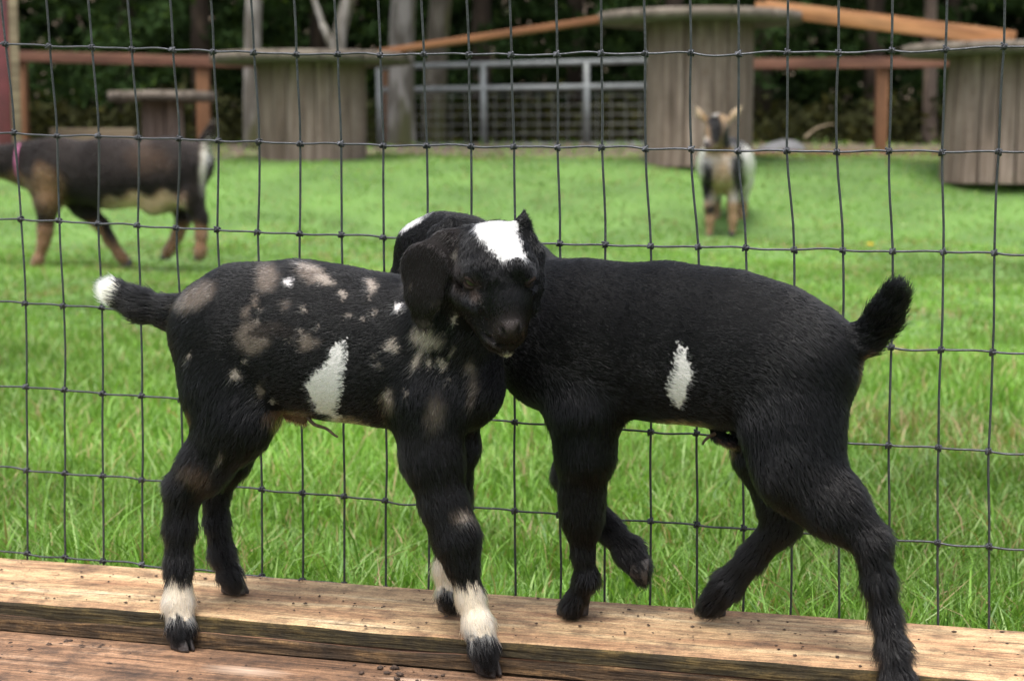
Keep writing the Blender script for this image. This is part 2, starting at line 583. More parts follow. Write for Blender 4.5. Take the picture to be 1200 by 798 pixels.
def warped_board(length, width, thick, nx=160, ny=10, wob=0.0016, seed=0, bow=0.0):
    """a sawn plank along x, front edge at y=0 (towards camera is -y), top at z=0, with slightly worn arrises"""
    r = np.random.default_rng(seed)
    xs = np.linspace(0, length, nx)
    prof = [(0.0, -thick), (0.0, -thick * 0.5), (0.0, -0.0035), (0.0012, -0.0010), (0.0045, 0.0)]
    prof += [(width * k / ny, 0.0) for k in range(1, ny)]
    prof += [(width - 0.0045, 0.0), (width - 0.0012, -0.0012), (width, -0.004), (width, -thick)]
    m = len(prof)
    def sm(k):
        a = np.convolve(r.standard_normal(nx + 40), np.hanning(k) / np.hanning(k).sum(), 'same')[20:-20]
        return a / (a.std() + 1e-9)
    e1, e2, e3, e4 = sm(9) * wob, sm(31) * wob, sm(21) * wob * 0.5, sm(61) * wob
    V = np.zeros((nx, m, 3))
    for k, (y, z) in enumerate(prof):
        V[:, k, 0] = xs
        V[:, k, 1] = y
        V[:, k, 2] = z + e4 * 0.4
    V[:, 0:4, 1] += (e1 * 0.35 + e2)[:, None]
    V[:, 2:5, 2] += (e3 - np.abs(e1) * 0.5)[:, None]
    V[:, -3:, 1] += e2[::-1, None] * 0.6
    V = V.reshape(-1, 3)
    i = np.arange(nx - 1)[:, None] * m
    k = np.arange(m)[None, :]
    k2 = (np.arange(m) + 1)[None, :] % m
    f = np.stack([i + k, i + m + k, i + m + k2, i + k2], -1).reshape(-1, 4)
    ends = [np.arange(m)[::-1][None, :], ((nx - 1) * m + np.arange(m))[None, :]]
    return V, f, ends, m, nx


def board(name, along, front, top, length, width, thick, mats, label, seed, group):
    """along = start along the fence line from BASE, front = distance of the front edge from the fence line"""
    V, f, ends, m, nx = warped_board(length, width, thick, seed=seed)
    me = mesh_np(name, V, [f] + ends, None, True)
    for mm in mats:
        me.materials.append(mm)
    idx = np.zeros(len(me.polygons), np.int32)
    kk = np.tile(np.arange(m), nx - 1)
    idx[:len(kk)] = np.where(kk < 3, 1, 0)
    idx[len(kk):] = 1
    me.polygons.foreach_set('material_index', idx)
    me.polygons.foreach_set('use_smooth', np.zeros(len(me.polygons), bool))
    o = link(name, me)
    p = BASE + FD * along + FN * front
    o.location = (p[0], p[1], top)
    o.rotation_euler = (0, 0, RZ)
    return tag(o, label, 'board', group)


board('deck_board', -1.5, 0.180, Z_TOP, 3.0, 0.178, 0.0172, [M['board'], M['edge']],
      'pale weathered top board under the hooves, along the foot of the wire fence', 1, 'boards of the low platform')
board('deck_board', -1.5, 0.1815, Z_MID, 3.0, 0.178, 0.0178, [M['lowboard'], M['edge2']],
      'brown board sandwiched right under the pale top board, only its edge shows', 2, 'boards of the low platform')
board('deck_board', -1.5, 0.415, Z_LOW, 3.0, 0.235, 0.038, [M['muddy'], M['edge2']],
      'muddy red-brown lower board along the bottom of the picture', 3, 'boards of the low platform')
board('deck_board', -1.5, 0.172, Z_LOW - 0.0005, 3.0, 0.15, 0.038, [M['lowboard'], M['edge2']],
      'lowest board lying hidden beneath the stacked top boards', 4, 'boards of the low platform')
for k, t in enumerate((-1.1, -0.2, 0.75)):
    b = MB()
    b.box((0, 0, 0), (0.09, 0.42, 0.0375), 0.003)
    p = BASE + FD * t + FN * 0.43
    o = b.build('sleeper', M['lowboard'], loc=(p[0], p[1], 0.0))
    o.rotation_euler = (0, 0, RZ)
    tag(o, ['short brown sleeper under the left end of the platform boards', 'short brown sleeper under the middle of the platform boards', 'short brown sleeper under the right end of the platform boards'][k], 'sleeper', 'sleepers under the platform')

# ------------------------------------------------------------------ woven wire fence
ROWS = list(range(-4, 8))
COLS = list(range(-3, 27))
ROW1 = [(5.5, 52), (58, 54.6), (108, 55.6), (154.6, 58), (203, 59.4), (250.6, 61), (297.7, 62), (347.6, 64), (396, 64), (446, 65), (497, 64), (550, 64.4), (599.5, 64.6), (653, 64.4), (704.8, 62.7), (756.4, 63), (809.8, 62), (865.7, 64), (923, 62), (982.7, 62), (1044.9, 59.6), (1108, 59), (1176, 55.6)]
ROW2 = [(16.3, 156), (67, 159.6), (116, 159.6), (163, 161.7), (211, 163), (256.4, 165.4), (304, 166), (352, 168.7), (400, 169), (449.4, 171), (500.3, 171), (552.4, 171.7), (602.5, 172), (653.4, 173.4), (705.5, 173), (756.6, 175), (810, 175.4), (864.7, 177.4), (922, 177), (980.7, 178.4), (1042, 177.4), (1104, 178.7), (1170, 178)]
ENDS = {2: ((24.3, 256.4), (1165.4, 295.7), 282.0), 3: ((29.3, 355.9), (1162.7, 412), 384), 4: ((30.6, 453.9), (1159, 527.8), 491), 5: ((31, 550.4), (1158.5, 639), 594), 6: ((30.5, 648), (1157.5, 748), 698)}


def knot_model(r, c):
    t = (c - 11) * 0.0508
    h = (3 - r) * 0.1016
    hh = min(h, 0.62)
    off = -0.0013 * hh + 0.1607 * hh * hh if hh > 0 else 0.0
    p = np.array([-0.046, 1.908, -0.2045]) + FD * t + FN * off + np.array([0, 0, h - 0.0191 * t])
    p[2] += CAMZ
    return p


def knot_pos(r, c):
    p = knot_model(r, c)
    cc = min(max(c, 0), 22)
    rr = min(max(r, 0), 6)
    q = proj(knot_model(rr, cc))
    if rr == 0: tgt = np.array(ROW1[cc])
    elif rr == 1: tgt = np.array(ROW2[cc])
    else:
        a, b, ym = ENDS[rr]
        qa, qb = proj(knot_model(rr, 0)), proj(knot_model(rr, 22))
        s = cc / 22
        d = (np.array(a) - qa) * (1 - s) + (np.array(b) - qb) * s
        qm = proj(knot_model(rr, 11))
        dm = (np.array(a) - qa) * .5 + (np.array(b) - qb) * .5
        d[1] += (ym - (qm[1] + dm[1])) * 4 * s * (1 - s)
        tgt = q + d
        hsh = np.random.default_rng(r * 100 + c + 900)
        tgt = tgt + hsh.normal(0, 0.4, 2)
    d = (tgt - q) * depth(p) / F
    if r < 0:
        d = d * 1.0
    return p + FD * d[0] - np.array([0, 0, d[1]])


KN = {(r, c): knot_pos(r, c) for r in ROWS for c in COLS}
fence = thing('wire_fence', BASE + np.array([0, 0, 0]), 'dark woven wire fence of tall rectangular mesh right behind the two black kids', 'fence')
base = np.array(fence.location)


def smooth_path(P, n=5, wig=0.0, seed=0, wdir=None):
    P = np.asarray(P)
    r = np.random.default_rng(seed)
    out = []
    m = len(P)
    for i in range(m - 1):
        p0, p1, p2, p3 = P[max(i - 1, 0)], P[i], P[i + 1], P[min(i + 2, m - 1)]
        w = r.normal(0, wig)
        for k in range(n):
            t = k / n
            q = 0.5 * ((2 * p1) + (-p0 + p2) * t + (2 * p0 - 5 * p1 + 4 * p2 - p3) * t * t + (-p0 + 3 * p1 - 3 * p2 + p3) * t ** 3)
            if wig: q = q + wdir * w * math.sin(math.pi * t) + wdir * (-0.35 * wig) * math.sin(2 * math.pi * t)
            out.append(q)
    out.append(P[-1])
    return np.array(out)


# one wrapped joint: two short coils of wire around the crossing
def knot_mesh():
    b = MB()
    for s in (-1, 1):
        t = np.linspace(0, 1, 17)
        an = t * 2 * np.pi * 1.7 + (0 if s < 0 else 2.1)
        pts = np.stack([s * (0.0004 + 0.0026 * t) , 0.0026 * np.cos(an), 0.0026 * np.sin(an)], 1)
        b.tube(pts, 0.0010, 5)
    t = np.linspace(-1, 1, 7)
    b.tube(np.stack([0.0030 * t, -0.0026 + 0 * t, 0.0032 * t], 1), 0.0012, 5)
    return b.mesh('wire_knot', M['wire'], True)


KM = knot_mesh()
WR = 0.00118
upper = MB()
kv = np.array([v.co[:] for v in KM.vertices])
kf4 = np.array([list(p.vertices) for p in KM.polygons if len(p.vertices) == 4])
for c in COLS:
    pts = [KN[(r, c)] for r in ROWS]
    pts.append(pts[-1] + np.array([0, 0, -0.09]))
    path = smooth_path(pts, 4, 0.0006, c + 50, FD)
    b = MB()
    b.tube(path - base, WR * 1.12, 6)
    w = b.build('vertical_wire', M['wire'], fence, True)
    for r in ROWS:
        if r >= -1:
            k = link('wire_knot', KM, w, KN[(r, c)] - base + FN * 0.001)
            k.rotation_euler = (rng.normal(0, 0.5), rng.normal(0, 0.15), RZ + (math.pi if rng.random() < .5 else 0))
        else:
            upper.add(kv + (KN[(r, c)] - base), kf4)
for r in ROWS:
    path = smooth_path([KN[(r, c)] + FN * 0.0022 for c in COLS], 6, 0.0011, r + 90, np.array([0, 0, 1.0]))
    b = MB()
    b.tube(path - base, WR, 6)
    b.build('horizontal_wire', M['wire'], fence, True)
tag(upper.build('wire_knots', M['wire'], fence, True), kind='stuff')

# ------------------------------------------------------------------ goat builder
# a goat is grown as one continuous skin from tapered bones (implicit surface), then covered with fur strands
LAT = -FN          # sideways axis of the two kids


class Goat:
    def __init__(self, f_depth, lat):
        self.pr, self.sub = [], []
        self.fd = f_depth
        self.lat = lat

    def pt(self, p):
        """(px, py) on the mid-plane, or (px, py, dy) offset sideways from it in metres (negative: towards the camera)"""
        y = self.fd(p[0]) + (p[2] if len(p) > 2 else 0.0)
        return PW(p[0], p[1], y)

    def bone(self, a, ra, b, rb, s=1.0, k=22, flow=None, length=0.010, n=None, lift=0.13, y=None, ln=None):
        A, B = self.pt(a), self.pt(b)
        sa, sb = depth(A) / F, depth(B) / F
        off = length * lift * (0.75 + 2.0 * max(0.0, lift - 0.2)) + 0.0006                # the coat's own thickness comes off the skin
        ra = max(ra - off / sa, ra * 0.7)
        rb = max(rb - off / sb, rb * 0.7)
        fl = (B - A) if flow is None else np.array(flow, float)
        fl = fl / (np.linalg.norm(fl) + 1e-9)
        self.pr.append(dict(a=A, b=B, ra=ra * sa, rb=rb * sb, s=s, k=k * sa, flow=fl, len=length, lift=lift,
                            n=self.lat if n is None else np.array(n, float) / np.linalg.norm(n)))

    def chain(self, pts, s=1.0, k=16, length=0.010, n=None, lift=0.13, flow=None):
        """pts: [((px,py[,dy]), r), ...]"""
        for (a, ra), (b, rb) in zip(pts[:-1], pts[1:]):
            self.bone(a, ra, b, rb, s, k, flow, length, n, lift)

    def carve(self, a, ra, b, rb, k=5):
        A, B = self.pt(a), self.pt(b)
        sa = depth(A) / F
        self.sub.append(dict(a=A, b=B, ra=ra * sa, rb=rb * sa, s=1.0, k=k * sa, n=self.lat))

    def carve_at(self, pts, rad, inset, k=2):
        """groove along photo positions, laid on the skin the bones make there"""
        out = []
        for px, py in pts:
            ys = np.linspace(self.fd(px) - 0.20, self.fd(px) + 0.08, 561)
            P = np.array([PW(px, py, y) for y in ys])
            d = np.min([self.dist(P, q) for q in self.pr], 0)
            i = np.argmax(d < 0.0004)
            ray = P[-1] - P[0]
            out.append(P[i] + ray / np.linalg.norm(ray) * inset)
        sa = depth(out[0]) / F
        for a, b in zip(out[:-1], out[1:]):
            self.sub.append(dict(a=a, b=b, ra=rad * sa, rb=rad * sa, s=1.0, k=k * sa, n=self.lat))

    @staticmethod
    def dist(P, q):
        n = q['n']
        g = 1.0 / q['s'] - 1.0
        d = P - q['a']
        ba = q['b'] - q['a']
        if g != 0:
            d = d + (d @ n)[..., None] * (n * g)
            ba = ba + (ba @ n) * n * g
        L = ba @ ba + 1e-12
        t = np.clip((d @ ba) / L, 0, 1)
        return np.linalg.norm(d - t[..., None] * ba, axis=-1) - (q['ra'] + (q['rb'] - q['ra']) * t)

    def grow(self, vox, floor=None, relax=3):
        lo = np.min([np.minimum(q['a'] - q['ra'], q['b'] - q['rb']) for q in self.pr], 0) - vox * 4
        hi = np.max([np.maximum(q['a'] + q['ra'], q['b'] + q['rb']) for q in self.pr], 0) + vox * 4
        N = np.ceil((hi - lo) / vox).astype(int) + 1
        ax = [(lo[i] + vox * np.arange(N[i])).astype(np.float32) for i in range(3)]
        S = np.full(N, 0.05, np.float32)

        def region(q):
            pad = q['k'] + vox * 3
            l = np.minimum(q['a'] - q['ra'], q['b'] - q['rb']) - pad
            h = np.maximum(q['a'] + q['ra'], q['b'] + q['rb']) + pad
            i0 = np.clip(np.floor((l - lo) / vox).astype(int), 0, N - 1)
            i1 = np.clip(np.ceil((h - lo) / vox).astype(int) + 1, 1, N)
            sl = tuple(slice(i0[i], i1[i]) for i in range(3))
            G = np.stack(np.meshgrid(ax[0][sl[0]], ax[1][sl[1]], ax[2][sl[2]], indexing='ij'), -1)
            return sl, G
        for q in self.pr:
            sl, G = region(q)
            d = self.dist(G, q).astype(np.float32)
            a = S[sl]
            h = np.maximum(q['k'] - np.abs(a - d), 0) / q['k']
            S[sl] = np.minimum(a, d) - h * h * q['k'] * 0.25
        for q in self.sub:
            sl, G = region(q)
            d = -self.dist(G, q).astype(np.float32)
            a = S[sl]
            h = np.maximum(q['k'] - np.abs(a - d), 0) / q['k']
            S[sl] = np.maximum(a, d) + h * h * q['k'] * 0.25
        if floor is not None:
            G = np.stack(np.meshgrid(ax[0], ax[1], ax[2], indexing='ij'), -1)
            S = np.maximum(S, floor(G).astype(np.float32))
        # surface nets
        neg = S < 0
        c = np.zeros(np.array(S.shape) - 1, np.int8)
        for i in (0, 1):
            for j in (0, 1):
                for k in (0, 1):
                    c += neg[i:S.shape[0] - 1 + i, j:S.shape[1] - 1 + j, k:S.shape[2] - 1 + k]
        act = (c > 0) & (c < 8)
        I = np.argwhere(act)
        idx = np.full(act.shape, -1, np.int32)
        idx[act] = np.arange(len(I))
        acc = np.zeros((len(I), 3)); cnt = np.zeros(len(I))
        corners = [(i, j, k) for i in (0, 1) for j in (0, 1) for k in (0, 1)]
        for ca in corners:
            for axn in range(3):
                if ca[axn] == 1: continue
                cb = list(ca); cb[axn] = 1
                sa = S[I[:, 0] + ca[0], I[:, 1] + ca[1], I[:, 2] + ca[2]]
                sb = S[I[:, 0] + cb[0], I[:, 1] + cb[1], I[:, 2] + cb[2]]
                m = (sa < 0) != (sb < 0)
                t = np.where(m, sa / np.where(m, sa - sb, 1), 0)
                p = np.array(ca)[None, :] + t[:, None] * (np.array(cb) - np.array(ca))[None, :]
                acc[m] += p[m]; cnt[m] += 1
        V = lo + vox * (I + acc / cnt[:, None])
        faces = []
        for axn in range(3):
            o1, o2 = (axn + 1) % 3, (axn + 2) % 3
            sl0 = [slice(None)] * 3; sl1 = [slice(None)] * 3
            sl0[axn] = slice(0, -1); sl1[axn] = slice(1, None)
            a, b = neg[tuple(sl0)], neg[tuple(sl1)]
            E = np.argwhere(a != b)
            E = E[(E[:, o1] > 0) & (E[:, o2] > 0) & (E[:, o1] < S.shape[o1] - 1) & (E[:, o2] < S.shape[o2] - 1)]
            flip = a[E[:, 0], E[:, 1], E[:, 2]]
            e1 = np.zeros(3, int); e1[o1] = 1
            e2 = np.zeros(3, int); e2[o2] = 1
            q = [E - e1 - e2, E - e2, E, E - e1]
            Q = np.stack([idx[v[:, 0], v[:, 1], v[:, 2]] for v in q], 1)
            Q[~flip] = Q[~flip][:, ::-1]
            faces.append(Q)
        Fq = np.concatenate(faces)
        Fq = Fq[(Fq >= 0).all(1)]
        # a little relaxation
        E = np.concatenate([Fq[:, [0, 1]], Fq[:, [1, 2]], Fq[:, [2, 3]], Fq[:, [3, 0]]])
        E = np.concatenate([E, E[:, ::-1]])
        deg = np.bincount(E[:, 0], minlength=len(V))[:, None]
        for it in range(relax):
            A = np.stack([np.bincount(E[:, 0], V[E[:, 1], k], len(V)) for k in range(3)], 1) / np.maximum(deg, 1)
            V = V + 0.6 * (A - V)
        self.V, self.Fq = V, Fq
        fn = np.cross(V[Fq[:, 2]] - V[Fq[:, 0]], V[Fq[:, 3]] - V[Fq[:, 1]])
        Nn = np.zeros_like(V)
        for k in range(4):
            for d in range(3):
                Nn[:, d] += np.bincount(Fq[:, k], fn[:, d], len(V))
        self.N = Nn / (np.linalg.norm(Nn, axis=1)[:, None] + 1e-12)
        # fur flow from the nearest bones
        W = np.zeros(len(V)); FL = np.zeros_like(V); LN = np.zeros(len(V)); LF = np.zeros(len(V))
        for q in self.pr:
            w = np.exp(-np.clip(self.dist(V, q), -0.004, 1) / max(vox * 3.2, 0.0074)) + 1e-12
            W += w; FL += w[:, None] * q['flow']; LN += w * q['len']; LF += w * q['lift']
        self.flow = FL / W[:, None]
        self.len = LN / W
        self.lift = LF / W

    def surf(self, px, py, tol=3.5):
        """nearest visible skin point at a photo pixel"""
        q = proj(self.V)
        d = np.hypot(q[:, 0] - px, q[:, 1] - py)
        m = np.where(d < tol)[0]
        if len(m) == 0:
            m = np.argsort(d)[:6]
        i = m[np.argmin(depth(self.V[m]))]
        return self.V[i], self.N[i]

    def facing(self):
        v = self.V - np.array([0, 0, CAMZ])
        v = v / np.linalg.norm(v, axis=1)[:, None]
        return -(v * self.N).sum(1)

    def body(self, name, parent, colour):
        org = np.array(parent.location)
        self.colour = colour
        self.col = colour(self)
        me = mesh_np(name, self.V - org, self.Fq, M['skin'], True, self.col * 0.6)
        return link(name, me, parent)

    def fur(self, parent, count, radius, mat, seed=0, npt=4, noise=0.075, clump=0.18):
        r = np.random.default_rng(seed)
        org = np.array(parent.location)
        T = np.concatenate([self.Fq[:, [0, 1, 2]], self.Fq[:, [0, 2, 3]]])
        V = self.V
        ar = np.linalg.norm(np.cross(V[T[:, 1]] - V[T[:, 0]], V[T[:, 2]] - V[T[:, 0]]), axis=1)
        ar = ar * np.clip((0.0075 / self.len[T].mean(1)), 0.75, 2.2) ** 1.3      # short coat grows denser
        cs = np.cumsum(ar)
        t = np.searchsorted(cs, r.random(count) * cs[-1])
        t = np.minimum(t, len(T) - 1)
        a, b = r.random(count), r.random(count)
        sw = a + b > 1
        a[sw], b[sw] = 1 - a[sw], 1 - b[sw]
        w = np.stack([1 - a - b, a, b], 1)
        ip = lambda X: (X[T[t]] * (w[..., None] if X.ndim == 2 else w)).sum(1)
        P, N, FLW = ip(V), ip(self.N), ip(self.flow)
        L, LF = ip(self.len), ip(self.lift)
        N /= np.linalg.norm(N, axis=1)[:, None] + 1e-9
        class Roots: pass
        ro = Roots()
        ro.V, ro.N, ro.fd = P, N, self.fd
        v = P - np.array([0, 0, CAMZ]); v /= np.linalg.norm(v, axis=1)[:, None]
        ro.facing = lambda: -(v * N).sum(1)
        C = self.colour(ro)
        # smooth wander of the lie of the coat, so that it parts into locks
        def wander(sc, sd):
            q = np.random.default_rng(sd)
            out = np.zeros_like(P)
            for _ in range(7):
                k = q.normal(0, 1, 3) * sc
                out += np.sin(P @ k + q.random() * 6.28)[:, None] * q.normal(0, 1, 3)
            return out / 2.6
        D = FLW + clump * wander(45, seed + 1) * 0.45 + clump * wander(240, seed + 2) * (0.2 + 30 * (L[:, None] - 0.0075).clip(0)) + r.normal(0, noise, P.shape)
        D -= (D * N).sum(1)[:, None] * N
        D /= np.linalg.norm(D, axis=1)[:, None] + 1e-9
        L = L * (0.65 + 0.6 * r.random(count))
        lift = LF * (0.6 + 0.9 * r.random(count))
        s = np.linspace(0, 1, npt)
        pts = np.zeros((count, npt, 3), np.float32)
        bend = r.normal(0, 0.09, P.shape)
        for k in range(npt):
            u = s[k]
            pts[:, k] = P - N * 0.0006 - org + L[:, None] * (D * u + N * (lift * (u * 1.5 - 0.75 * u * u))[:, None] + bend * u * u)
        cu = bpy.data.hair_curves.new('fur')
        cu.add_curves([npt] * count)
        cu.points.foreach_set('position', pts.reshape(-1))
        rad = np.repeat((radius * (0.7 + 0.6 * r.random(count)))[:, None], npt, 1) * np.array([1.0, 0.9, 0.65, 0.15, 0.1])[:npt][None, :]
        ra = cu.attributes.get('radius') or cu.attributes.new('radius', 'FLOAT', 'POINT')
        ra.data.foreach_set('value', rad.astype(np.float32).reshape(-1))
        ca = cu.attributes.new('col', 'FLOAT_COLOR', 'CURVE')
        c4 = np.ones((count, 4), np.float32)
        lum = C.mean(1, keepdims=True)
        roan = np.clip((lum - 0.03) / 0.03, 0, 1) * np.clip((0.45 - lum) / 0.1, 0, 1)      # mixed pale and dark hairs
        c4[:, :3] = np.clip(C * np.exp(r.normal(0, 1, (count, 1)) * (0.12 + 0.16 * (lum < 0.1) + 0.6 * roan)), 0, 0.9)
        ca.data.foreach_set('color', c4.reshape(-1))
        cu.materials.append(mat)
        return link('fur', cu, parent)


def ell(q, cx, cy, rx, ry, ang=0.0, soft=0.25):
    """soft ellipse mask in the side view of the coat"""
    c, s = math.cos(math.radians(ang)), math.sin(math.radians(ang))
    x, y = q[:, 0] - cx, q[:, 1] - cy
    d = np.hypot((x * c + y * s) / rx, (-x * s + y * c) / ry)
    return 1 - np.clip((d - (1 - soft)) / (2 * soft), 0, 1)


def poly(q, P):
    P = np.asarray(P, float)
    x, y = q[:, 0], q[:, 1]
    ins = np.zeros(len(q), bool)
    j = len(P) - 1
    for i in range(len(P)):
        c = ((P[i, 1] > y) != (P[j, 1] > y)) & (x < (P[j, 0] - P[i, 0]) * (y - P[i, 1]) / (P[j, 1] - P[i, 1] + 1e-9) + P[i, 0])
        ins ^= c
        j = i
    return ins.astype(float)


def mixc(col, m, c):
    m = np.clip(m, 0, 1)[:, None]
    return col * (1 - m) + np.array(c)[None, :] * m


def wobble(V, amp, sc, seed):
    q = np.random.default_rng(seed)
    out = np.zeros((len(V), 2))
    for _ in range(8):
        k = q.normal(0, 1, 3) * sc
        out += np.sin(V @ k + q.random() * 6.28)[:, None] * q.normal(0, 1, 2)
    return out * amp / 2.8


def hoof(parent, tip, size, fwd, mat=None, down=None, splay=0.10):
    """cloven hoof: two pointed claws side by side; tip = centre of the sole, fwd = direction the toe points"""
    org = np.array(parent.location)
    f = np.array(fwd, float); f /= np.linalg.norm(f)
    up = np.array([0, 0, 1.0]) if down is None else -np.array(down, float) / np.linalg.norm(down)
    f = f - (f @ up) * up; f /= np.linalg.norm(f)
    sd = np.cross(up, f)
    b = MB()
    prof = [(-0.9, 0.28), (-0.55, 0.46), (0.1, 0.50), (0.65, 0.36), (1.05, 0.10)]
    for s in (-1, 1):
        V = []
        for z, sc, fo in ((0.0, 1.0, 0.0), (0.18, 1.04, 0.0), (0.75, 0.90, -0.16), (1.35, 0.74, -0.34)):
            for x, w in prof:      # outer side
                V.append((fo + x * sc, s * (0.05 + w * 1.15 * sc + splay * max(x, 0)), z))
            for x, w in prof[::-1]:  # inner side
                V.append((fo + x * sc, s * (0.05 + 0.02 * w + splay * max(x, 0)), z))
        V = np.array(V) * size
        W = np.array(tip) - org + V[:, :1] * f + V[:, 1:2] * sd + V[:, 2:3] * up
        n = 10
        fs = [[l * n + i, l * n + (i + 1) % n, (l + 1) * n + (i + 1) % n, (l + 1) * n + i] for l in range(3) for i in range(n)]
        caps = [[0, 9, 8, 1], [1, 8, 7, 2], [2, 7, 6, 3], [3, 6, 5, 4]]
        fs += caps + [[30 + i for i in c[::-1]] for c in caps]
        if s < 0: fs = [x[::-1] for x in fs]
        b.add(W, fs)
    return b.build('hoof', mat or M['hoof'], parent)


BLACK = (0.0032, 0.0032, 0.0038)
BROWN = (0.118, 0.094, 0.078)
GREY = (0.30, 0.255, 0.22)
WHITE = (0.75, 0.71, 0.70)
CREAM = (0.72, 0.61, 0.47)

exec_kids = True
# ---- the spotted kid (left), head turned to the camera
A = Goat(lambda px: 1.84 - (px - 240) * 0.000285, LAT)
BK = [-1.0, 0.27, -0.22]          # coat lies back and a little down
n_ = 0.0068
A.bone((300, 398), 84, (400, 402), 86, 0.76, 30, BK, n_)
A.bone((400, 404), 85, (470, 414), 84, 0.76, 30, BK, n_)
A.bone((340, 388), 82, (275, 382), 64, 0.82, 30, BK, n_)
A.bone((275, 384), 66, (248, 386), 49, 0.9, 26, BK, n_)
A.bone((470, 414), 84, (512, 428), 78, 0.72, 30, BK, n_)
A.bone((520, 445), 58, (545, 458), 43, 0.9, 30, [-0.2, 0, -1], n_)            # brisket
A.chain([((238, 368), 30), ((205, 368), 24), ((165, 358), 21), ((132, 342), 20)], 0.7, 14, 0.013, lift=0.35)   # tail
# neck and head
A.bone((505, 410), 66, (530, 375, -0.02), 50, 0.85, 30, [-0.3, 0.1, -1], 0.012)
A.bone((530, 375, -0.02), 50, (556, 315, -0.045), 42, 0.95, 24, [-0.5, 0.1, -0.9], 0.012)
HEADN = [0.2, 1, 0.25]
A.bone((580, 303, -0.06), 46, (588, 318, -0.068), 43, 1.0, 18, [0.05, -0.5, -1], 0.0085)
A.bone((586, 318, -0.066), 42, (592, 360, -0.086), 30, 1.0, 16, [0.15, -0.2, 1], 0.0068, None, 0.2)
A.bone((592, 360, -0.086), 29, (596, 387, -0.098), 23, 1.0, 12, [0.15, -0.2, 1], 0.0042, None, 0.2)
A.bone((562, 338, -0.058), 35, (582, 388, -0.082), 23, 1.0, 16, [-0.6, 0.2, -0.4], 0.0045)    # jaw and cheek
A.bone((584, 399, -0.090), 15, (594, 408, -0.094), 11, 1.0, 9, [0, 0, -1], 0.0045)            # chin
A.bone((578, 392, -0.100), 9, (584, 400, -0.106), 8, 1.0, 6, [-.3, 0, -1], 0.0035)            # lips
A.bone((548, 319, -0.086), 13, (560, 312, -0.100), 12, 1.0, 12, [0.1, -0.3, -1], 0.0055)      # brow
A.bone((614, 318, -0.085), 13, (607, 310, -0.097), 12, 1.0, 12, [0.1, -0.3, -1], 0.0055)
A.bone((544, 346, -0.080), 12, (560, 356, -0.098), 12, 1.0, 12, [0.1, -0.3, -1], 0.0055)      # cheekbone
A.bone((592, 388, -0.115), 10, (605, 385, -0.112), 9.5, 1.0, 6, [0, 0, 1], 0.0020)            # nose pad
A.carve_at([(540, 329), (547, 333), (553, 338)], 5.0, 0.001, 5)
A.carve_at([(620, 332), (627, 328)], 4.5, 0.001, 5)
A.carve_at([(584, 384), (588, 389), (591, 394)], 3.2, 0.0012, 2)
A.carve_at([(612, 380), (609, 386), (606, 391)], 3.0, 0.0012, 2)
A.carve_at([(599, 393), (599, 402)], 1.6, 0.0, 2)
A.carve_at([(569, 388), (577, 397), (587, 404), (599, 405), (611, 397)], 2.4, 0.0010, 2)
# ears
EARN = [0.35, 1, 0.1]
A.chain([((552, 276, -0.062), 14), ((524, 287, -0.075), 19)], 0.45, 10, 0.006, n=EARN, flow=[-1, 0, -.5], lift=.12)
A.chain([((524, 287, -0.075), 18), ((498, 314, -0.085), 31), ((496, 345, -0.085), 25), ((495, 370, -0.08), 15), ((498, 385, -0.078), 6)], 0.15, 8, 0.006, n=EARN, lift=.12)
A.chain([((600, 272, -0.055), 13), ((612, 262, -0.052), 9.5), ((613, 250, -0.05), 4)], 0.5, 8, 0.005, n=[-0.5, 1, 0], lift=.12)
A.chain([((614, 270, -0.05), 11), ((629, 298, -0.05), 12), ((631, 332, -0.055), 10.5), ((627, 358, -0.055), 8), ((622, 372, -0.055), 4)], 0.45, 6, 0.005, n=[-0.6, 1, 0], lift=.12)
# legs
A.bone((262, 398, -0.02), 58, (266, 455, -0.03), 54, 0.62, 26, [-0.2, 0, -1], 0.012)
A.chain([((266, 455, -0.03), 54), ((272, 495, -0.035), 47)], 0.62, 26, 0.013, flow=[-0.35, 0, -1])
A.chain([((277, 490, -0.035), 44), ((240, 545, -0.037), 31), ((216, 572, -0.037), 25)], 0.72, 22, 0.012, flow=[-.5, 0, -1], lift=.3)
A.chain([((215, 572, -0.037), 25), ((211, 615, -0.037), 20.5), ((209, 660, -0.040), 17.5), ((209, 705, -0.045), 19), ((212, 732, -0.052), 18), ((213, 748, -0.055), 16)], 0.9, 10, 0.014, lift=.28)
A.bone((275, 398, 0.02), 56, (282, 470, 0.03), 52, 0.62, 26, [-0.2, 0, -1], 0.012)
A.chain([((288, 478, 0.03), 42), ((268, 535, 0.033), 27), ((253, 572, 0.036), 20)], 0.72, 20, 0.012, flow=[-.5, 0, -1], lift=.3)
A.chain([((253, 572, 0.036), 20), ((254, 610, 0.036), 16.5), ((260, 648, 0.036), 17), ((269, 672, 0.034), 16), ((273, 683, 0.033), 14)], 0.9, 9, 0.013, lift=.28)
A.bone((500, 402, -0.025), 52, (500, 470, -0.033), 48, 0.5, 26, [-0.25, 0, -1], 0.012)
A.chain([((500, 470, -0.033), 48), ((506, 535, -0.035), 37), ((520, 590, -0.036), 28), ((534, 628, -0.036), 27.5), ((540, 655, -0.036), 22.5)], 0.8, 18, 0.012)
A.chain([((540, 655, -0.036), 22.5), ((550, 695, -0.036), 18), ((560, 730, -0.042), 19.5), ((566, 755, -0.048), 18.5), ((569, 773, -0.05), 16)], 0.9, 9, 0.014, lift=.25)
A.bone((520, 450, 0.025), 46, (533, 520, 0.03), 32, 0.6, 22, [-0.2, 0, -1], 0.012)
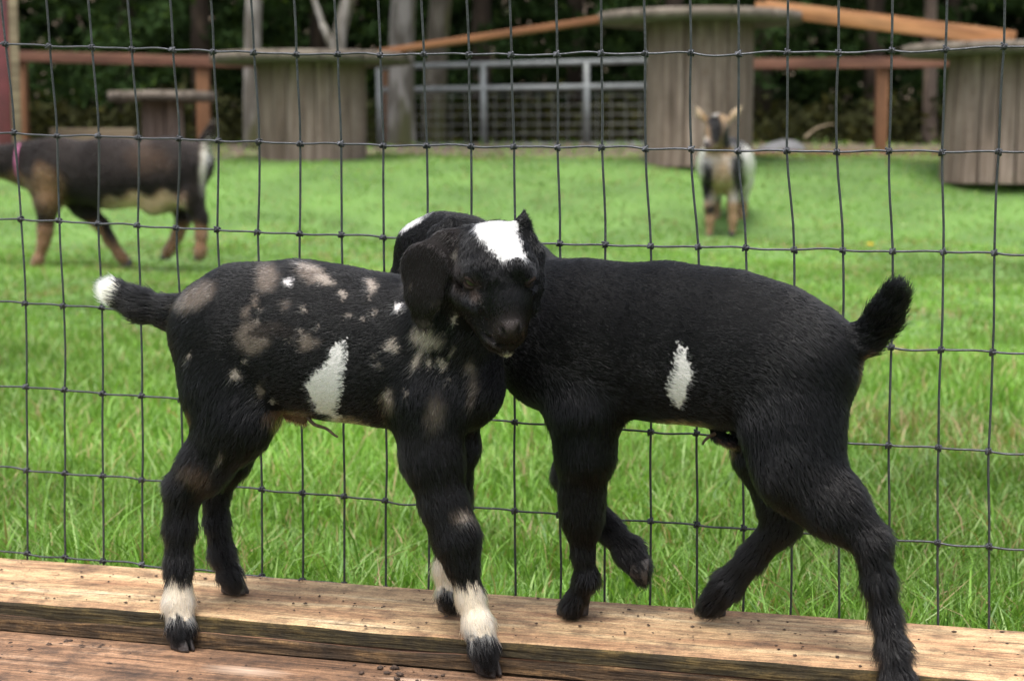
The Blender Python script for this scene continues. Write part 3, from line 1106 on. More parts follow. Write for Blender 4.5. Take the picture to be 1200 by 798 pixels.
A.chain([((533, 520, 0.03), 30), ((535, 580, 0.032), 20), ((525, 630, 0.032), 18), ((521, 665, 0.032), 15), ((525, 695, 0.032), 15), ((528, 706, 0.032), 13)], 0.9, 9, 0.013, lift=.28)
A.bone((338, 487), 7, (356, 493), 6, 1.0, 9, [0.4, 0, -1], 0.008)


def colour_a(g):
    q = proj(g.V) + wobble(g.V, 1.3, 220, 4) + np.random.default_rng(3).normal(0, 1.3, (len(g.V), 2))
    near = np.clip(g.facing() * 5 + 0.2, 0, 1)
    dy = (g.V[:, 1] - g.fd(q[:, 0]))
    c = np.tile(np.array(BLACK), (len(g.V), 1))
    leg = (q[:, 1] > 500)
    c = mixc(c, 0.35 * leg, (0.0075, 0.006, 0.0055))
    def sp(cx, cy, rx, ry, a, colr, s=0.3, amt=1.0):
        nonlocal c
        c = mixc(c, ell(q, cx, cy, rx * .92, ry * .92, a, s) * near * amt, colr)
    sp(313.5, 325, 14, 18, 15, BROWN, .35); sp(232, 347, 24, 13, -38, BROWN, .4); sp(222, 352, 20, 7, -20, BROWN, .4)
    sp(367, 322, 20, 10, 18, BROWN, .3); sp(381, 327, 13, 7, 25, GREY, .4, .9); sp(362, 312, 16, 4, 15, GREY, .4, .8)
    sp(338, 331, 5, 5, 0, WHITE, .3); sp(299, 353, 5, 8, 0, BROWN, .4); sp(289, 367, 6, 7, 0, BROWN, .5, .8)
    sp(335, 358, 4, 7, 0, BROWN, .5, .9); sp(297, 396, 20, 19, 20, BROWN, .3); sp(322, 382, 4, 4, 0, BROWN, .5)
    sp(359, 401, 9, 11, 10, BROWN, .4); sp(371, 401, 4, 6, 0, BROWN, .5, .7)
    sp(402, 346, 4, 5, 0, GREY, .4); sp(436, 335, 6, 9, -25, GREY, .4); sp(468, 360, 6, 6, 0, WHITE, .3)
    sp(461, 406, 7, 9, 0, GREY, .35); sp(455, 469, 8, 12, 0, BROWN, .5); sp(455, 466, 4, 8, 0, GREY, .5, .8)
    sp(277, 440, 6, 7, -20, GREY, .4, .9); sp(305, 458, 4, 9, 10, BROWN, .5); sp(258, 535, 4, 8, 10, GREY, .5, .8)
    sp(222, 418, 2, 6, 0, GREY, .5, .8); sp(287, 425, 2, 2.5, 0, GREY, .5)
    sp(232, 556, 20, 12, 25, (0.06, 0.038, 0.026), .5); sp(216, 490, 6, 12, 10, (0.05, 0.03, 0.02), .5)
    sp(497, 394, 14, 17, -15, GREY, .35); sp(510, 398, 13, 8, 20, GREY, .45, .8); sp(489, 422, 5, 12, 25, GREY, .5, .9)
    sp(518, 425, 6, 8, 0, GREY, .4, .9); sp(503, 424, 3, 6, 0, GREY, .5); sp(552, 430, 7, 10, 0, BROWN, .5, .9)
    sp(533, 372, 3, 7, 0, GREY, .5); sp(531, 411, 2.5, 6, 0, GREY, .5); sp(556, 452, 6, 15, 10, BROWN, .5, .6)
    sp(510, 482, 11, 20, 10, BROWN, .6, .7); sp(552, 470, 5, 10, 0, BROWN, .5, .5)
    fr = np.random.default_rng(17)
    for _ in range(26):
        sp(fr.uniform(300, 545), fr.uniform(335, 470), fr.uniform(1.5, 3.2), fr.uniform(2, 4.5), 0, GREY, .5, .8)
    sp(540, 604, 15, 9, 0, BROWN, .4); sp(545, 604, 7, 5, 0, GREY, .5, .7)
    c = mixc(c, poly(q, [(405, 395), (406, 424), (401, 456), (396, 485), (410, 498), (398, 497), (370, 480), (358, 453), (364, 440), (380, 430), (391, 408)]) * near, WHITE)
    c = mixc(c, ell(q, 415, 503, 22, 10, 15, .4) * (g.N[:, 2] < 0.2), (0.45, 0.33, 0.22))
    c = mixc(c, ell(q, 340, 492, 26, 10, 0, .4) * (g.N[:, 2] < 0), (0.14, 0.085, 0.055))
    # white tail tip, socks
    c = mixc(c, (q[:, 0] < 139 - (q[:, 1] - 342) * 0.25) * 1.0, (0.70, 0.67, 0.57))
    nearleg = dy < 0.0
    edge = wobble(g.V, 3.5, 330, 8)[:, 0]
    m = nearleg & (q[:, 0] < 260) & (q[:, 1] + edge > 682) & (q[:, 1] + edge < 722)
    c = mixc(c, m * 1.0, CREAM)
    m = nearleg & (q[:, 0] > 480) & (q[:, 1] + edge > 684 ) & (q[:, 1] + edge < 742)
    c = mixc(c, m * 1.0, CREAM)
    m = (~nearleg) & (q[:, 0] > 480) & (q[:, 0] < 540) & (q[:, 1] + edge > 650) & (q[:, 1] + edge < 690)
    c = mixc(c, m * 1.0, CREAM)
    c = mixc(c, (~nearleg) * ell(q, 283, 655, 5, 12, -15, .4), GREY)
    # face
    head = g.V[:, 1] < 1.70 + 0 * dy
    wp = [(564, 257), (575, 249), (590, 248), (600, 253), (608, 266), (606, 274), (612, 284), (616, 298), (614, 309), (608, 301), (600, 303), (590, 307), (581, 299), (573, 291), (562, 280), (557, 268)]
    c = mixc(c, poly(q, wp) * near * ((q[:, 0] < 605) | (q[:, 1] > 268)), (0.56, 0.55, 0.55))
    face = ell(q, 598, 392, 22, 22, 0, .5) * near * (dy < -0.075)
    c = mixc(c, face * .9, (0.017, 0.0125, 0.011))
    c = mixc(c, ell(q, 598, 388, 13, 9, -8, .4) * near * (dy < -0.1), (0.030, 0.024, 0.023))
    for a_, b_, w_ in ((588, 389, 35), (609, 386, -30)):
        c = mixc(c, ell(q, a_, b_, 3.2, 6.0, -w_, .4) * near * (dy < -0.09), (0.004, 0.003, 0.003))  # nostril hollows: their inner shade is put into the colour
    c = mixc(c, ell(q, 595, 417, 9, 3.0, -5, .4) * (dy < -0.05), (0.55, 0.52, 0.45))
    c = mixc(c, ell(q, 534, 300, 3, 8, 10, .4) * (dy < -0.03), (0.5, 0.45, 0.4))
    ear = (q[:, 0] < 540) & (dy < -0.068) & (q[:, 1] < 395) & (q[:, 1] > 262)
    c = mixc(c, ear * 0.8, (0.010, 0.0075, 0.007))
    c = mixc(c, ell(q, 548, 331, 14, 10, 15, .4) * near * (dy < -0.06), (0.018, 0.012, 0.009))
    c = mixc(c, ell(q, 556, 345, 4, 9, -40, .5) * near * (dy < -0.07), (0.022, 0.015, 0.012))
    return c


def floor_boards(G):
    """nothing grows below the board surface"""
    rel = (G[..., 0] - BASE[0]) * FN[0] + (G[..., 1] - BASE[1]) * FN[1]
    zt = np.where(rel < 0.183, Z_TOP, Z_LOW)
    return (zt + 0.001) - G[..., 2]


def eye(parent, g, px, py, r, tilt=0.0, sink=0.7, open_=0.5):
    """eyeball set in its socket with an upper and a lower lid"""
    P, N = g.surf(px, py)
    org = np.array(parent.location)
    b = MB()
    t = np.linspace(0, np.pi, 11)
    n = 16
    V = [[r * math.sin(a) * math.cos(2 * math.pi * k / n), r * math.sin(a) * math.sin(2 * math.pi * k / n), r * math.cos(a)] for a in t for k in range(n)]
    f = [[i * n + k, (i + 1) * n + k, (i + 1) * n + (k + 1) % n, i * n + (k + 1) % n] for i in range(10) for k in range(n)]
    C = P - N * r * sink
    b.add(np.array(V) + C - org, f)
    e = b.build('eye', M['eye'], parent, True)
    e1 = np.cross(np.array([0, 0, 1.0]), N); e1 /= np.linalg.norm(e1)
    e2 = np.cross(N, e1)
    c, s_ = math.cos(tilt), math.sin(tilt)
    e1, e2 = e1 * c + e2 * s_, e2 * c - e1 * s_
    for sg, am in ((1, open_), (-1, open_ * 0.75)):
        b = MB()
        a = np.linspace(-1.15, 1.15, 13)
        lat = am * np.cos(a / 1.15 * math.pi / 2) * sg
        d = np.stack([np.sin(a) * np.cos(lat), np.sin(lat), np.cos(a) * np.cos(lat)], 1)
        b.tube(C - org + r * 1.05 * (d[:, :1] * e1 + d[:, 1:2] * e2 + d[:, 2:3] * N), r * (0.12 + 0.13 * np.cos(a / 1.15 * math.pi / 2)), 7)
        b.build('eyelid', M['lid'], e, True)
    return e


KA = PZ(390, 742, Z_TOP)
kid_a = thing('kid_goat', KA, 'black kid with brown-grey spots and white socks, head resting on the plain black kid', 'goat', 'goat kids on the boards')
A.grow(0.0017, floor_boards, 2)
A.len *= np.clip(-floor_boards(A.V) / 0.05 + 0.45, 0.5, 1.0)
A.body('body', kid_a, colour_a)
A.fur(kid_a, 210000, 0.00026, M['fur'], 21)
eye(kid_a, A, 547, 333, 0.0088, -0.45, 0.72, 0.62)
eye(kid_a, A, 625, 332, 0.0080, 0.45, 0.78, 0.62)
FA = FD
def sole(px, py, z):
    p = PZ(px, py, z); return p
hoof(kid_a, PZ(214, 760, Z_LOW + .001), 0.0160, FD * 0.8 + FN * 0.5)
hoof(kid_a, PZ(275, 694, Z_TOP + .001), 0.0160, FD * 1 + FN * 0.25)
hoof(kid_a, PZ(572, 788, Z_LOW + .001), 0.0175, FD * 0.8 + FN * 0.7)
hoof(kid_a, PZ(530, 716, Z_TOP + .001), 0.0160, FD * 1 + FN * 0.3)
def cord(g, kid, pts):
    b = MB()
    o = np.array(kid.location)
    P = smooth_path([g.pt(p) for p in pts], 5)
    b.tube(P - o, np.linspace(0.0022, 0.0011, len(P)), 6)
    b.build('umbilical_cord', M['cord'], kid, True)
cord(A, kid_a, [(360, 488, -.02), (368, 497, -.025), (382, 502, -.027), (391, 509, -.03), (396, 512, -.03)])

# ---- the plain black kid (right), its head behind the spotted kid's neck
B = Goat(lambda px: 1.795 - (px - 680) * 0.00040, np.array([0.38, 0.925, 0.0]))
BK2 = [1.0, -0.42, -0.22]
B.bone((690, 398), 88, (780, 401), 89, 0.72, 30, BK2, n_)
B.bone((780, 401), 89, (855, 410), 89, 0.74, 30, BK2, n_)
B.bone((855, 410), 88, (915, 418), 76, 0.78, 30, BK2, n_)
B.bone((915, 418), 76, (945, 425), 64, 0.84, 30, BK2, n_)
B.bone((690, 398), 88, (652, 400), 76, 0.72, 30, BK2, n_)
B.bone((660, 425), 58, (636, 430), 42, 0.9, 30, [0.2, 0, -1], n_)
B.chain([((985, 405), 30), ((1012, 398), 25), ((1034, 375), 25), ((1048, 348), 22)], 0.65, 14, 0.013, lift=0.42)
B.bone((655, 375), 62, (600, 325, 0.03), 46, 0.8, 30, [0.8, -.1, -0.7], 0.012)
B.bone((600, 325, 0.03), 46, (545, 290, 0.045), 39, 0.85, 26, [0.8, -.1, -0.6], 0.011)
B.bone((516, 285, 0.045), 38, (500, 294, 0.045), 37, 0.85, 16, [0.6, 0, 0.6], 0.006)
B.bone((500, 298, 0.045), 36, (478, 338, 0.04), 26, 0.85, 16, [0.4, 0, 1], 0.005)
B.bone((478, 338, 0.04), 25, (470, 378, 0.03), 17, 0.9, 12, [0.2, 0, 1], 0.004)
B.bone((518, 318, 0.04), 26, (484, 366, 0.035), 16, 0.9, 14, [0.4, 0, .8], 0.005)
B.chain([((528, 262, 0.015), 11), ((516, 278, 0.008), 16), ((512, 305, 0.004), 22), ((514, 335, 0.004), 16), ((516, 352, 0.006), 6)], 0.3, 8, 0.006, lift=.12)
B.chain([((520, 258, 0.075), 11), ((500, 285, 0.085), 18), ((498, 315, 0.085), 16), ((498, 335, 0.085), 6)], 0.3, 8, 0.006, lift=.12)
# legs
B.bone((930, 440, -0.02), 68, (928, 500, -0.03), 60, 0.62, 28, [0.25, 0, -1], 0.012)
B.chain([((928, 500, -0.03), 59), ((935, 550, -0.035), 52)], 0.62, 26, 0.013, flow=[0.4, 0, -1])
B.chain([((935, 545, -0.035), 52), ((975, 590, -0.037), 40), ((1020, 632, -0.037), 27)], 0.72, 22, 0.013, flow=[.6, 0, -1], lift=.3)
B.chain([((1020, 634, -0.037), 28), ((1029, 680, -0.037), 21.5), ((1037, 718, -0.037), 18), ((1046, 760, -0.045), 20.5), ((1051, 795, -0.052), 21), ((1052, 818, -0.055), 18)], 0.9, 10, 0.016, lift=.4, flow=[0.35, 0, -1])
B.bone((925, 445, 0.02), 60, (905, 525, 0.028), 48, 0.62, 26, [0.2, 0, -1], 0.012)
B.chain([((905, 530, 0.028), 46), ((918, 585, 0.03), 33), ((916, 615, 0.03), 25)], 0.75, 20, 0.012, lift=.3)
B.chain([((917, 612, 0.03), 24), ((882, 653, 0.03), 19), ((853, 685, 0.03), 20.5), ((840, 700, 0.03), 17), ((832, 711, 0.03), 17)], 0.9, 10, 0.013, lift=.3)
B.bone((668, 400, -0.02), 56, (684, 480, -0.03), 46, 0.55, 26, [0.25, 0, -1], 0.012)
B.chain([((684, 480, -0.03), 46), ((686, 530, -0.027), 35), ((682, 580, -0.022), 25.5), ((682, 605, -0.02), 23), ((683, 645, -0.018), 16)], 0.85, 18, 0.012)
B.chain([((683, 645, -0.018), 16), ((687, 677, -0.015), 17.5), ((678, 697, -0.014), 15), ((670, 711, -0.014), 17.5)], 0.95, 7, 0.013, lift=.3)
B.bone((676, 450, 0.025), 44, (684, 505, 0.028), 34, 0.65, 22, [0.1, 0, -1], 0.012)
B.chain([((684, 505, 0.028), 33), ((668, 556, 0.02), 22), ((682, 580, 0.03), 20), ((712, 618, 0.035), 16.5), ((737, 646, 0.035), 19), ((748, 662, 0.035), 15), ((751, 674, 0.035), 12.5)], 0.9, 12, 0.012, lift=.25)
B.bone((838, 510), 8, (856, 519), 8, 1.0, 10, [0.4, 0, -1], 0.007)


def colour_b(g):
    q = proj(g.V) + wobble(g.V, 1.0, 220, 5) + np.random.default_rng(5).normal(0, 1.3, (len(g.V), 2))
    near = np.clip(g.facing() * 5 + 0.2, 0, 1)
    dy = g.V[:, 1] - g.fd(q[:, 0])
    c = np.tile(np.array(BLACK), (len(g.V), 1))
    c = mixc(c, 0.3 * (q[:, 1] > 540), (0.0075, 0.006, 0.0055))
    c = mixc(c, poly(q, [(794, 400), (802, 408), (807, 425), (811, 442), (804, 455), (800, 466), (797, 480), (788, 474), (781, 462), (783, 447), (789, 430), (791, 414)]) * near, WHITE)
    c = mixc(c, ell(q, 1011, 436, 4, 18, 8, .4) * near, (0.10, 0.055, 0.03))
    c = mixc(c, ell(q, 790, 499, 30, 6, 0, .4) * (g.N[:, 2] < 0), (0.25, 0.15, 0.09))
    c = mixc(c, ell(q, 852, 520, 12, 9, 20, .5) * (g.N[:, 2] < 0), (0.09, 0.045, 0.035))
    # white forehead patch on the side turned to the fence
    m = ell(q, 480, 256, 30, 11, -38, .2) * (dy > 0.022) * (q[:, 0] < 530)
    c = mixc(c, m, (0.56, 0.55, 0.55))
    return c


KB = PZ(840, 752, Z_TOP)
kid_b = thing('kid_goat', KB, 'plain black kid with one white flank mark, head tucked behind the spotted kid', 'goat', 'goat kids on the boards')
B.grow(0.0023, floor_boards)
B.len *= np.clip(-floor_boards(B.V) / 0.05 + 0.45, 0.5, 1.0)
B.body('body', kid_b, colour_b)
B.fur(kid_b, 220000, 0.00026, M['fur'], 33)
eye(kid_b, B, 492, 296, 0.006)
hoof(kid_b, PZ(672, 719, Z_TOP + .001), 0.0170, -FD + FN * 0.3)
hoof(kid_b, PZ(833, 719, Z_TOP + .001), 0.0170, -FD + FN * 0.2)
hoof(kid_b, PZ(1052, 834, Z_LOW + .001), 0.0185, -FD * .7 + FN * .6, M['hoof'])
hoof(kid_b, B.pt((759, 668, 0.035)), 0.0145, [-.15, 0, -1], M['hoof'], down=[1, 0, -0.1])
cord(B, kid_b, [(838, 508, -.01), (832, 511, -.015), (826, 516, -.018), (823, 521, -.02)])
# ------------------------------------------------------------------ adult goats in the paddock
def colour_doe(g):
    q = proj(g.V) + wobble(g.V, 2.5, 30, 15)
    c = np.tile(np.array((0.0075, 0.0050, 0.0042)), (len(g.V), 1))
    c = mixc(c, ell(q, 172, 186, 22, 14, 10, .6) * .5, (0.05, 0.027, 0.015))
    c = mixc(c, ell(q, 55, 222, 15, 26, -20, .5), (0.19, 0.105, 0.05))
    c = mixc(c, ell(q, 10, 213, 30, 9, 5, .5), (0.10, 0.055, 0.028))
    c = mixc(c, ell(q, 170, 238, 42, 13, -6, .4), (0.80, 0.50, 0.38))
    leg = np.clip((q[:, 1] - 256) / 12, 0, 1)
    c = mixc(c, leg, (0.23, 0.125, 0.068))
    c = mixc(c, ell(q, 128, 268, 9, 20, -25, .5), (0.008, 0.006, 0.005))
    c = mixc(c, ell(q, 238, 194, 5, 25, 8, .4), (0.50, 0.46, 0.38))
    c = mixc(c, ell(q, 226, 228, 9, 26, 5, .5), (0.012, 0.008, 0.006))
    c = mixc(c, (q[:, 0] < -35) * ell(q, -60, 195, 12, 40, 20, .5), (0.4, 0.28, 0.16))
    return c


G1 = Goat(lambda px: 8.42, np.array([0, 1.0, 0]))
bk = [1, 0, -0.25]
G1.bone((60, 200), 35, (130, 203), 38, 0.85, 14, bk, 0.03)
G1.bone((130, 203), 39, (200, 203), 38, 0.95, 14, bk, 0.03)
G1.bone((200, 196), 32, (226, 192), 24, 0.85, 14, bk, 0.03)
G1.bone((65, 195), 32, (30, 192), 23, 0.75, 14, bk, 0.03)
G1.bone((30, 192), 23, (-20, 188), 18, 0.7, 12, bk, 0.03)
G1.bone((-20, 188), 17, (-45, 190), 14, 0.75, 10, bk, 0.02)
G1.bone((-45, 188), 15, (-75, 212), 8, 0.75, 8, [.6, 0, .5], 0.014)
G1.chain([((-30, 180, -.04), 6), ((-22, 178, -.13), 8), ((-16, 182, -.20), 2)], 0.4, 5, 0.01, n=[0, 0, 1])
G1.chain([((-30, 180, .04), 6), ((-22, 178, .13), 8), ((-16, 182, .20), 2)], 0.4, 5, 0.01, n=[0, 0, 1])
G1.bone((190, 234), 16, (180, 238), 14, 1.1, 14, [0, 0, -1], 0.02)       # udder
G1.chain([((232, 178), 9), ((243, 164), 9), ((249, 150), 7)], 0.8, 8, 0.04, lift=.4)
G1.bone((58, 205, -.06), 26, (56, 235, -.07), 17, 0.6, 14, [0, 0, -1], 0.03)
G1.chain([((56, 235, -.07), 15), ((53, 270, -.07), 9.5), ((51, 285, -.07), 7.5), ((45, 305, -.07), 7), ((41, 313, -.07), 7)], 0.9, 6, 0.02)
G1.bone((75, 210, .06), 24, (96, 240, .07), 15, 0.6, 14, [0, 0, -1], 0.03)
G1.chain([((96, 240, .07), 14), ((119, 264, .07), 9), ((128, 280, .07), 7.5), ((141, 300, .07), 7), ((147, 306, .07), 6.5)], 0.9, 6, 0.02)
G1.bone((218, 200, -.07), 25, (222, 226, -.08), 18, 0.6, 14, [0, 0, -1], 0.03)
G1.chain([((222, 226, -.08), 16), ((235, 256, -.08), 9), ((236, 275, -.08), 7.5), ((235, 293, -.08), 7.5), ((234, 299, -.08), 7.5)], 0.9, 6, 0.02)
G1.bone((212, 202, .07), 24, (208, 230, .08), 16, 0.6, 14, [0, 0, -1], 0.03)
G1.chain([((208, 230, .08), 14), ((215, 258, .08), 9), ((208, 275, .08), 7.5), ((199, 292, .08), 7), ((195, 298, .08), 7)], 0.9, 6, 0.02)
p0 = PW(140, 318, 8.42)
doe = thing('goat', (p0[0], p0[1], 0.0), 'dark brown goat with tan legs and a pink collar walking behind the fence at left', 'goat')
G1.grow(0.011)
G1.body('body', doe, colour_doe)
G1.fur(doe, 45000, 0.0011, M['coarse_fur'], 41)
for px, py, dyv in ((40, 319, -.07), (149, 312, .07), (233, 305, -.08), (194, 304, .08)):
    hoof(doe, PW(px, py, 8.42 + dyv), 0.026, [-1, 0, 0])
b = MB()
an = np.linspace(0, 2 * np.pi, 25)
c0 = PW(27, 192, 8.42)
b.tube(np.stack([c0[0] + 0.012 * np.cos(an), c0[1] + 0.080 * np.cos(an), c0[2] + 0.100 * np.sin(an)], 1) - np.array(doe.location), 0.009, 6)
b.build('collar', M['collar'], doe, True)


def colour_buck(g):
    q = proj(g.V) + wobble(g.V, 1.6, 30, 16)
    d = g.V[:, 1]
    c = np.tile(np.array((0.72, 0.66, 0.62)), (len(g.V), 1))
    c = mixc(c, ell(q, 846, 212, 15, 30, 0, .4) * (d < 11.12), (0.40, 0.27, 0.16))
    c = mixc(c, ell(q, 828, 212, 8, 30, 0, .4) * (d < 11.1), (0.006, 0.0055, 0.0055))
    c = mixc(c, ell(q, 864, 200, 8, 40, -8, .4) * (d < 11.3), (0.006, 0.0055, 0.0055))
    c = mixc(c, ell(q, 862, 160, 10, 14, -30, .4), (0.006, 0.0055, 0.0055))
    c = mixc(c, np.clip((q[:, 1] - 233) / 8, 0, 1), (0.34, 0.215, 0.12))
    c = mixc(c, ell(q, 832, 246, 7, 6, 0, .5), (0.02, 0.017, 0.015))
    hd = (d < 10.92) & (q[:, 1] < 182)
    c = mixc(c, hd * 1.0, (0.33, 0.21, 0.11))
    c = mixc(c, hd * ell(q, 852, 160, 6, 16, 5, .4), (0.006, 0.0055, 0.0055))
    c = mixc(c, hd * (np.abs(q[:, 0] - 841) > 17) * 1.0, (0.45, 0.33, 0.22))
    c = mixc(c, hd * ell(q, 838, 150, 9, 24, 2, .3), (0.006, 0.0055, 0.0055))
    c = mixc(c, hd * ell(q, 822, 158, 5, 14, 0, .4), (0.03, 0.025, 0.022))
    c = mixc(c, hd * ell(q, 838, 132, 5, 3, 0, .4), (0.4, 0.37, 0.33))
    c = mixc(c, hd * ell(q, 827, 168, 4, 5, 0, .4), (0.5, 0.47, 0.43))
    c = mixc(c, hd * ell(q, 829, 171, 6, 5, 0, .4), (0.05, 0.04, 0.04))
    return c


G2 = Goat(lambda px: 11.0, np.array([1.0, 0, 0]))
bk = [0.1, 1, -0.3]
G2.bone((845, 197), 25, (850, 194, .35), 29, 1.02, 14, bk, 0.04)
G2.bone((850, 194, .35), 29, (855, 195, .62), 29, 1.02, 14, bk, 0.04)
G2.bone((843, 200, -.05), 22, (843, 206, -.02), 17, 0.9, 12, [0, 0, -1], 0.04)
G2.bone((845, 200, 0), 23, (843, 168, -.08), 15, 0.8, 12, [0, .3, -1], 0.04)
G2.bone((841, 148, -.10), 15.5, (838, 156, -.16), 12.5, 0.9, 8, [0, -.3, -1], 0.015)
G2.bone((838, 156, -.16), 12, (831, 173, -.27), 7.5, 0.95, 8, [0, .3, 1], 0.012)
G2.chain([((828, 143, -.08), 4), ((820, 134, -.08), 5.5), ((815, 124, -.08), 1.5)], 0.35, 4, 0.01, n=[0, 1, 0])
G2.chain([((852, 143, -.08), 4), ((862, 133, -.08), 5.5), ((870, 123, -.08), 1.5)], 0.35, 4, 0.01, n=[0, 1, 0])
for sx, by in ((831, 280), (858, 276)):
    G2.chain([((sx + 1, 220, -.02), 10), ((sx, 243, -.04), 6), ((sx + 1, 258, -.04), 5.5), ((sx, by - 4, -.04), 4.8)], 0.95, 6, 0.008)
for sx, by in ((838, 268), (869, 264)):
    G2.chain([((sx, 214, .55), 14), ((sx, 238, .66), 6.5), ((sx, 250, .62), 5), ((sx, by - 4, .60), 5)], 0.95, 8, 0.010)
p0 = PW(848, 280, 11.2)
buck = thing('goat', (p0[0], p0[1], 0.0), 'white, black and tan goat facing the camera in front of the tall spool', 'goat')
G2.grow(0.012)
G2.body('body', buck, colour_buck)
G2.fur(buck, 35000, 0.0014, M['coarse_fur'], 42)
for sx, by, dyv in ((831, 281, -.05), (857, 277, -.05), (838, 268, .6), (869, 264, .6)):
    hoof(buck, PW(sx, by, 11.0 + dyv), 0.027, [-.2, -1, 0])

# ------------------------------------------------------------------ spool tables
def spool(name, px, top_py, base_py, y, drum_px, flange_px, label, thick_px=13, n=22, flare=0.0):
    s = y / F
    top = PW(px, top_py, y)
    bot = PW(px, base_py, y)
    zb = min(bot[2], float(ground_z(bot[0], y))) - 0.02
    zt = top[2]
    rd, rf, th = drum_px * s / 2, flange_px * s / 2, thick_px * s
    t = thing(name, (top[0], y, zb), label, 'table', 'wooden spool tables')
    h = zt - zb
    # planks of the round top, cut to a circle
    k = 5
    wd = 2 * rf / k
    for i in range(k):
        x0 = -rf + i * wd
        b = MB()
        xs = np.linspace(x0 + 0.004, x0 + wd - 0.004, 9)
        hw = np.sqrt(np.maximum(rf * rf - np.clip(np.abs(xs), 0, rf - 0.01) ** 2, 0.01))
        V = []
        for zz in (h - th, h):
            for X, W in zip(xs, hw): V.append((W * 0 + X, -W, zz))
            for X, W in zip(xs[::-1], hw[::-1]): V.append((X, W, zz))
        m = 18
        f = [[q, (q + 1) % m, m + (q + 1) % m, m + q] for q in range(m)]
        caps = [[q, q + 1, m - 2 - q, m - 1 - q] for q in range(8)]
        f += [c[::-1] for c in caps] + [[m + v for v in c] for c in caps]
        b.add(V, f)
        o = b.build('top_plank', M['top_wood'], t)
    # staves
    w = 2 * math.pi * rd / n
    b = MB()
    b.box((-w * 0.50, -0.02, 0.0), (w * 0.50, 0.02, h - th - 0.002), 0.004)
    me = b.mesh('stave', M['grey_wood'])
    for i in range(n):
        a = 2 * math.pi * i / n + 0.05
        rb = rd + flare * h * 0.9
        o = link('stave', me, t, (rb * math.sin(a), -rb * math.cos(a), 0))
        o.rotation_euler = (rng.normal(0, 0.008) - flare, rng.normal(0, 0.012), a)
    return t


spool('spool_table', 365, 64, 187, 13.8, 118, 230, 'wide low spool table left of the metal gate, plank resting on its edge', 11)
spool('spool_table', 820, 17, 192, 13.4, 118, 236, 'tall spool table standing behind the white and black goat', 11)
spool('spool_table', 1180, 54, 206, 12.6, 124, 236, 'spool table cut off by the right edge of the picture', 12, 22, 0.05)
spool('spool_table', 190, 108, 172, 16.0, 42, 122, 'small low spool table in front of the brown rail fence at left', 11, 14)


def plank(a, b_, ya, yb, w_px, t_px, label, mat='orange_wood', name='ramp_plank', cat='plank', group=None, ext=0.05, nb=1):
    P, Q = PW(*a, ya), PW(*b_, yb)
    L = np.linalg.norm(Q - P)
    s = (ya + yb) / 2 / F
    o = MB()
    o.box((-ext, -w_px * s / 2, -t_px * s / 2), (L + ext, w_px * s / 2, t_px * s / 2), 0.006)
    ob = o.build(name, M[mat])
    d = (Q - P) / L
    ob.location = P
    ob.rotation_euler = (0, -math.asin(d[2]), math.atan2(d[1], d[0]))
    return tag(ob, label, cat, group)


plank((452, 61), (727, 20), 13.6, 13.3, 20, 7.5, 'orange plank sloping up from the wide spool to the tall spool', 'dull_orange', group='planks laid between the spools')
plank((893, 11), (1172, 47), 13.3, 12.7, 13, 15, 'front orange plank sloping down from the tall spool to the right spool', group='planks laid between the spools')
plank((905, 8), (1182, 43), 13.5, 12.9, 13, 13, 'back orange plank lying just behind another, sloping down to the right spool', group='planks laid between the spools')

# ------------------------------------------------------------------ rail fences
def rail_fence(y, px0, px1, py0, py1, posts, label, rail_px=12, base_py=172, low_rail=None):
    a = PW(px0, py0, y)
    t = thing('rail_fence', (a[0], y, 0), label, 'fence')
    o = np.array(t.location)
    s = y / F
    def rail(p, q, w):
        P, Q = PW(*p, y) - o, PW(*q, y) - o
        b = MB()
        L = np.linalg.norm(Q - P)
        b.box((0, -0.02, -w * s / 2), (L, 0.02, w * s / 2), 0.005)
        r = b.build('rail', M['red_wood'], t, loc=P)
        r.rotation_euler = (0, -math.asin((Q - P)[2] / L), 0)
    rail((px0, py0), (px1, py1), rail_px)
    if low_rail: rail((px0, low_rail), (px1, low_rail + 2), rail_px * .8)
    for px, w, tp in posts:
        P = PW(px, tp, y)
        g = float(ground_z(P[0], y)) - 0.05
        b = MB()
        b.box((-w * s / 2, 0.022, g), (w * s / 2, 0.022 + w * s, P[2]), 0.006)
        b.build('post', M['post_wood'], t, loc=(P[0] - o[0], 0, 0))
    return t


rail_fence(17.5, 12, 300, 66, 74, [(236, 15, 72), (20, 15, 66)], 'red-brown rail fence at left, behind the small spool table')
rail_fence(16.5, 820, 1126, 76, 73, [(1036, 13, 80), (835, 13, 80)], 'red-brown rail fence between the tall spool and the right spool')
rail_fence(21.5, 1126, 1500, 80, 84, [(1180, 13, 84), (1400, 13, 84)], 'far red-brown rail fence running on behind the right spool')

# ------------------------------------------------------------------ tube gate
yg = 19.5
gt = thing('tube_gate', PW(445, 172, yg), 'grey metal tube gate with wire mesh between the two big spools', 'gate')
go = np.array(gt.location)
def gtube(name, p, q, r, mat='galv'):
    b = MB()
    b.tube([PW(*p, yg) - go, (PW(*p, yg) + PW(*q, yg)) / 2 - go, PW(*q, yg) - go], r, 8)
    return b.build(name, M[mat], gt, True)
gtube('rail', (447, 79), (775, 71), 0.033)
gtube('rail', (447, 106), (775, 101), 0.036)
gtube('rail', (447, 172), (775, 170), 0.025)
gtube('upright', (444, 80), (446, 178), 0.034)
gtube('upright', (566, 76), (567, 172), 0.038)
gtube('upright', (687, 74), (688, 172), 0.038)
gtube('upright', (775, 71), (775, 176), 0.034)
n = MB()
for px in np.arange(461, 775, 17.0):
    n.tube([PW(px, 106, yg + .02) - go, PW(px + .3, 170, yg + .02) - go], 0.0042, 4, False)
